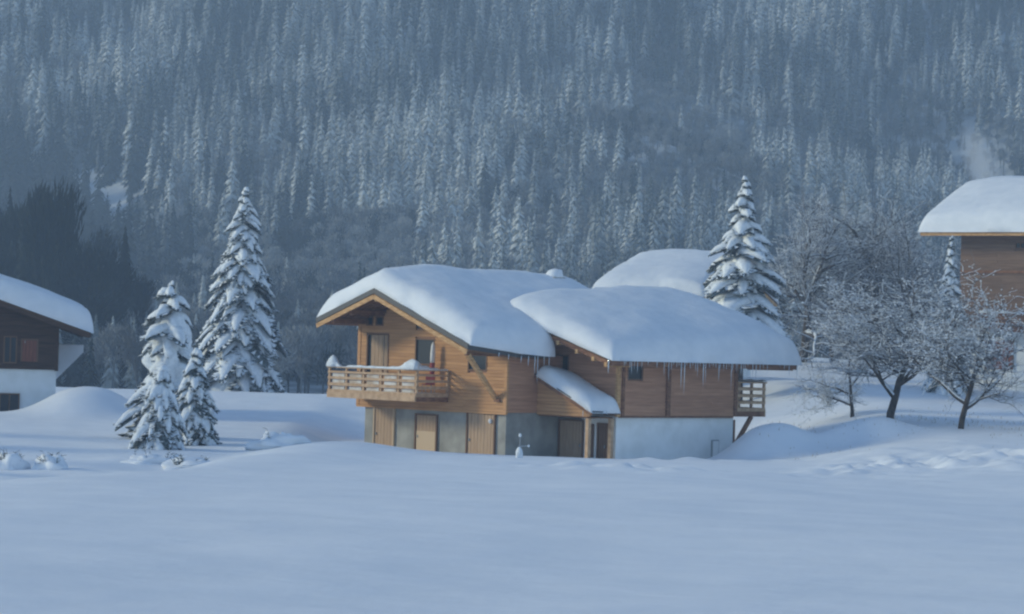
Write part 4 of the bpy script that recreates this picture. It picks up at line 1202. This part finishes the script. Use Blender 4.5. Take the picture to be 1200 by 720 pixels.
# the rest of the wood: one object whose nodes stand the same trees on its points
def forest(name, ids, lab):
    me = bpy.data.meshes.new(name); n = len(ids)
    me.vertices.add(n); me.vertices.foreach_set('co', np.stack([X[ids], Y_[ids], Z[ids]-.2], -1).ravel())
    for nm, arr, tp in (('height', hgt[ids], 'FLOAT'), ('turn', rot[ids], 'FLOAT'), ('sort', idx[ids], 'INT')):
        at_ = me.attributes.new(nm, tp, 'POINT'); at_.data.foreach_set('value', arr.astype(np.float32 if tp == 'FLOAT' else np.int32))
    o = bpy.data.objects.new(name, me); col.objects.link(o)
    ng = bpy.data.node_groups.new('forest_nodes', 'GeometryNodeTree')
    ng.interface.new_socket('Geometry', in_out='INPUT', socket_type='NodeSocketGeometry'); ng.interface.new_socket('Geometry', in_out='OUTPUT', socket_type='NodeSocketGeometry')
    gi = ng.nodes.new('NodeGroupInput'); go = ng.nodes.new('NodeGroupOutput')
    jn = ng.nodes.new('GeometryNodeJoinGeometry')
    def named(nm, dt):
        a = ng.nodes.new('GeometryNodeInputNamedAttribute'); a.data_type = dt; a.inputs['Name'].default_value = nm; return a
    hA, tA, sA = named('height','FLOAT'), named('turn','FLOAT'), named('sort','INT')
    cv = ng.nodes.new('ShaderNodeCombineXYZ'); ng.links.new(tA.outputs[0], cv.inputs[2])
    e2r = ng.nodes.new('FunctionNodeEulerToRotation'); ng.links.new(cv.outputs[0], e2r.inputs[0])
    for k, pm in enumerate(protos):
        src = next((q for q in col.objects if q.type == 'MESH' and q.data == pm), None)
        if src is None: continue
        inf = ng.nodes.new('GeometryNodeObjectInfo'); inf.inputs['Object'].default_value = src; inf.transform_space = 'ORIGINAL'
        inf.inputs['As Instance'].default_value = True
        cmpn = ng.nodes.new('FunctionNodeCompare'); cmpn.data_type = 'INT'; cmpn.operation = 'EQUAL'
        si = [s for s in cmpn.inputs if s.type == 'INT']
        ng.links.new(sA.outputs[0], si[0]); si[1].default_value = k
        ip = ng.nodes.new('GeometryNodeInstanceOnPoints')
        ng.links.new(gi.outputs[0], ip.inputs['Points']); ng.links.new(cmpn.outputs[0], ip.inputs['Selection'])
        ng.links.new(inf.outputs['Geometry'], ip.inputs['Instance']); ng.links.new(e2r.outputs[0], ip.inputs['Rotation'])
        # tree meshes are one metre tall
        ng.links.new(hA.outputs[0], ip.inputs['Scale'])
        ng.links.new(ip.outputs[0], jn.inputs[0])
    ng.links.new(jn.outputs[0], go.inputs[0])
    md = o.modifiers.new('trees', 'NODES'); md.node_group = ng
    tag(o, lab, 'forest', kind='stuff')
forest('mountain_forest', rest, 'snow dusted mountain forest reaching up behind the houses')

# rocks showing on the left cliff
for i, (px_, py_, Y, s_) in enumerate(((345,262,745,8),(320,280,740,6),(690,66,900,8),(665,66,900,6))):
    p = at(px_, py_, Y); rr_ = random.Random(i)
    # rest it on the slope along the sight line
    for yy in range(500, 1100, 3):
        q = at(px_, py_, yy)
        if q.z < h1(q.x, yy): break
    p = at(px_, py_, yy)
    m = MB(); m.blob((0,0,0), s_*1.1, s_*.7, s_*.5, i, 18, 12, 1.1)
    o = m.build('rock_outcrop', M['rock']); o.location = p
    c = MB(); c.blob((0,0,s_*.16), s_*1.03, s_*.66, s_*.42, i, 18, 12, 1.1); c.build('snow_cap', M['snow'], o, True)
    tag(o, ['dark rock face right of the tall lone spruce top','lower dark rock beside the tall lone spruce','snow roofed rock ledge near the top of the forest, right one','snow roofed rock ledge near the top of the forest, left one'][i], 'rock')

# chimney smoke drifting off the right-hand house
sp0 = at(1151, 194, 181)
sm = MB(); sm.blob((0,0,0), 1, 1, 1, 1, 20, 14, 0)
me_ = sm.mesh('chimney_smoke', bpy.data.materials.new('smoke'), True)
so2 = bpy.data.objects.new('chimney_smoke', me_); col.objects.link(so2); so2.location = sp0; so2.scale = (1.4, 1.4, 3.4); so2.rotation_euler = (0, R(-22), 0)
so2['kind'] = 'stuff'; so2['label'] = 'faint white plume of chimney smoke above the right-hand roof'; so2['category'] = 'smoke'
smm = me_.materials[0]; smm.use_nodes = True; nt = smm.node_tree; nt.nodes.remove(nt.nodes['Principled BSDF'])
tc = nt.nodes.new('ShaderNodeTexCoord'); ln = nt.nodes.new('ShaderNodeVectorMath'); ln.operation = 'LENGTH'; nt.links.new(tc.outputs['Object'], ln.inputs[0])
mr = nt.nodes.new('ShaderNodeMapRange'); mr.inputs['From Min'].default_value = 1.0; mr.inputs['From Max'].default_value = .1; mr.inputs['To Max'].default_value = .6
nt.links.new(ln.outputs['Value'], mr.inputs['Value'])
pv = nt.nodes.new('ShaderNodeVolumePrincipled'); pv.inputs['Color'].default_value = (.9,.92,.95,1); nt.links.new(mr.outputs[0], pv.inputs['Density'])
nt.links.new(pv.outputs[0], nt.nodes['Material Output'].inputs['Volume'])

# ------------------------------------------------------------------ haze
hz = MB(); hz.box(-1000, 1000, -120, 2600, -12, 520)
hm = bpy.data.materials.new('haze_air'); hm.use_nodes = True
nt = hm.node_tree; nt.nodes.remove(nt.nodes['Principled BSDF'])
pv = nt.nodes.new('ShaderNodeVolumePrincipled')
pv.inputs['Color'].default_value = (.60,.77,.98,1); pv.inputs['Density'].default_value = .00056; pv.inputs['Anisotropy'].default_value = 0.0
nt.links.new(pv.outputs[0], nt.nodes['Material Output'].inputs['Volume'])
ho = hz.build('haze', hm); ho['kind'] = 'stuff'
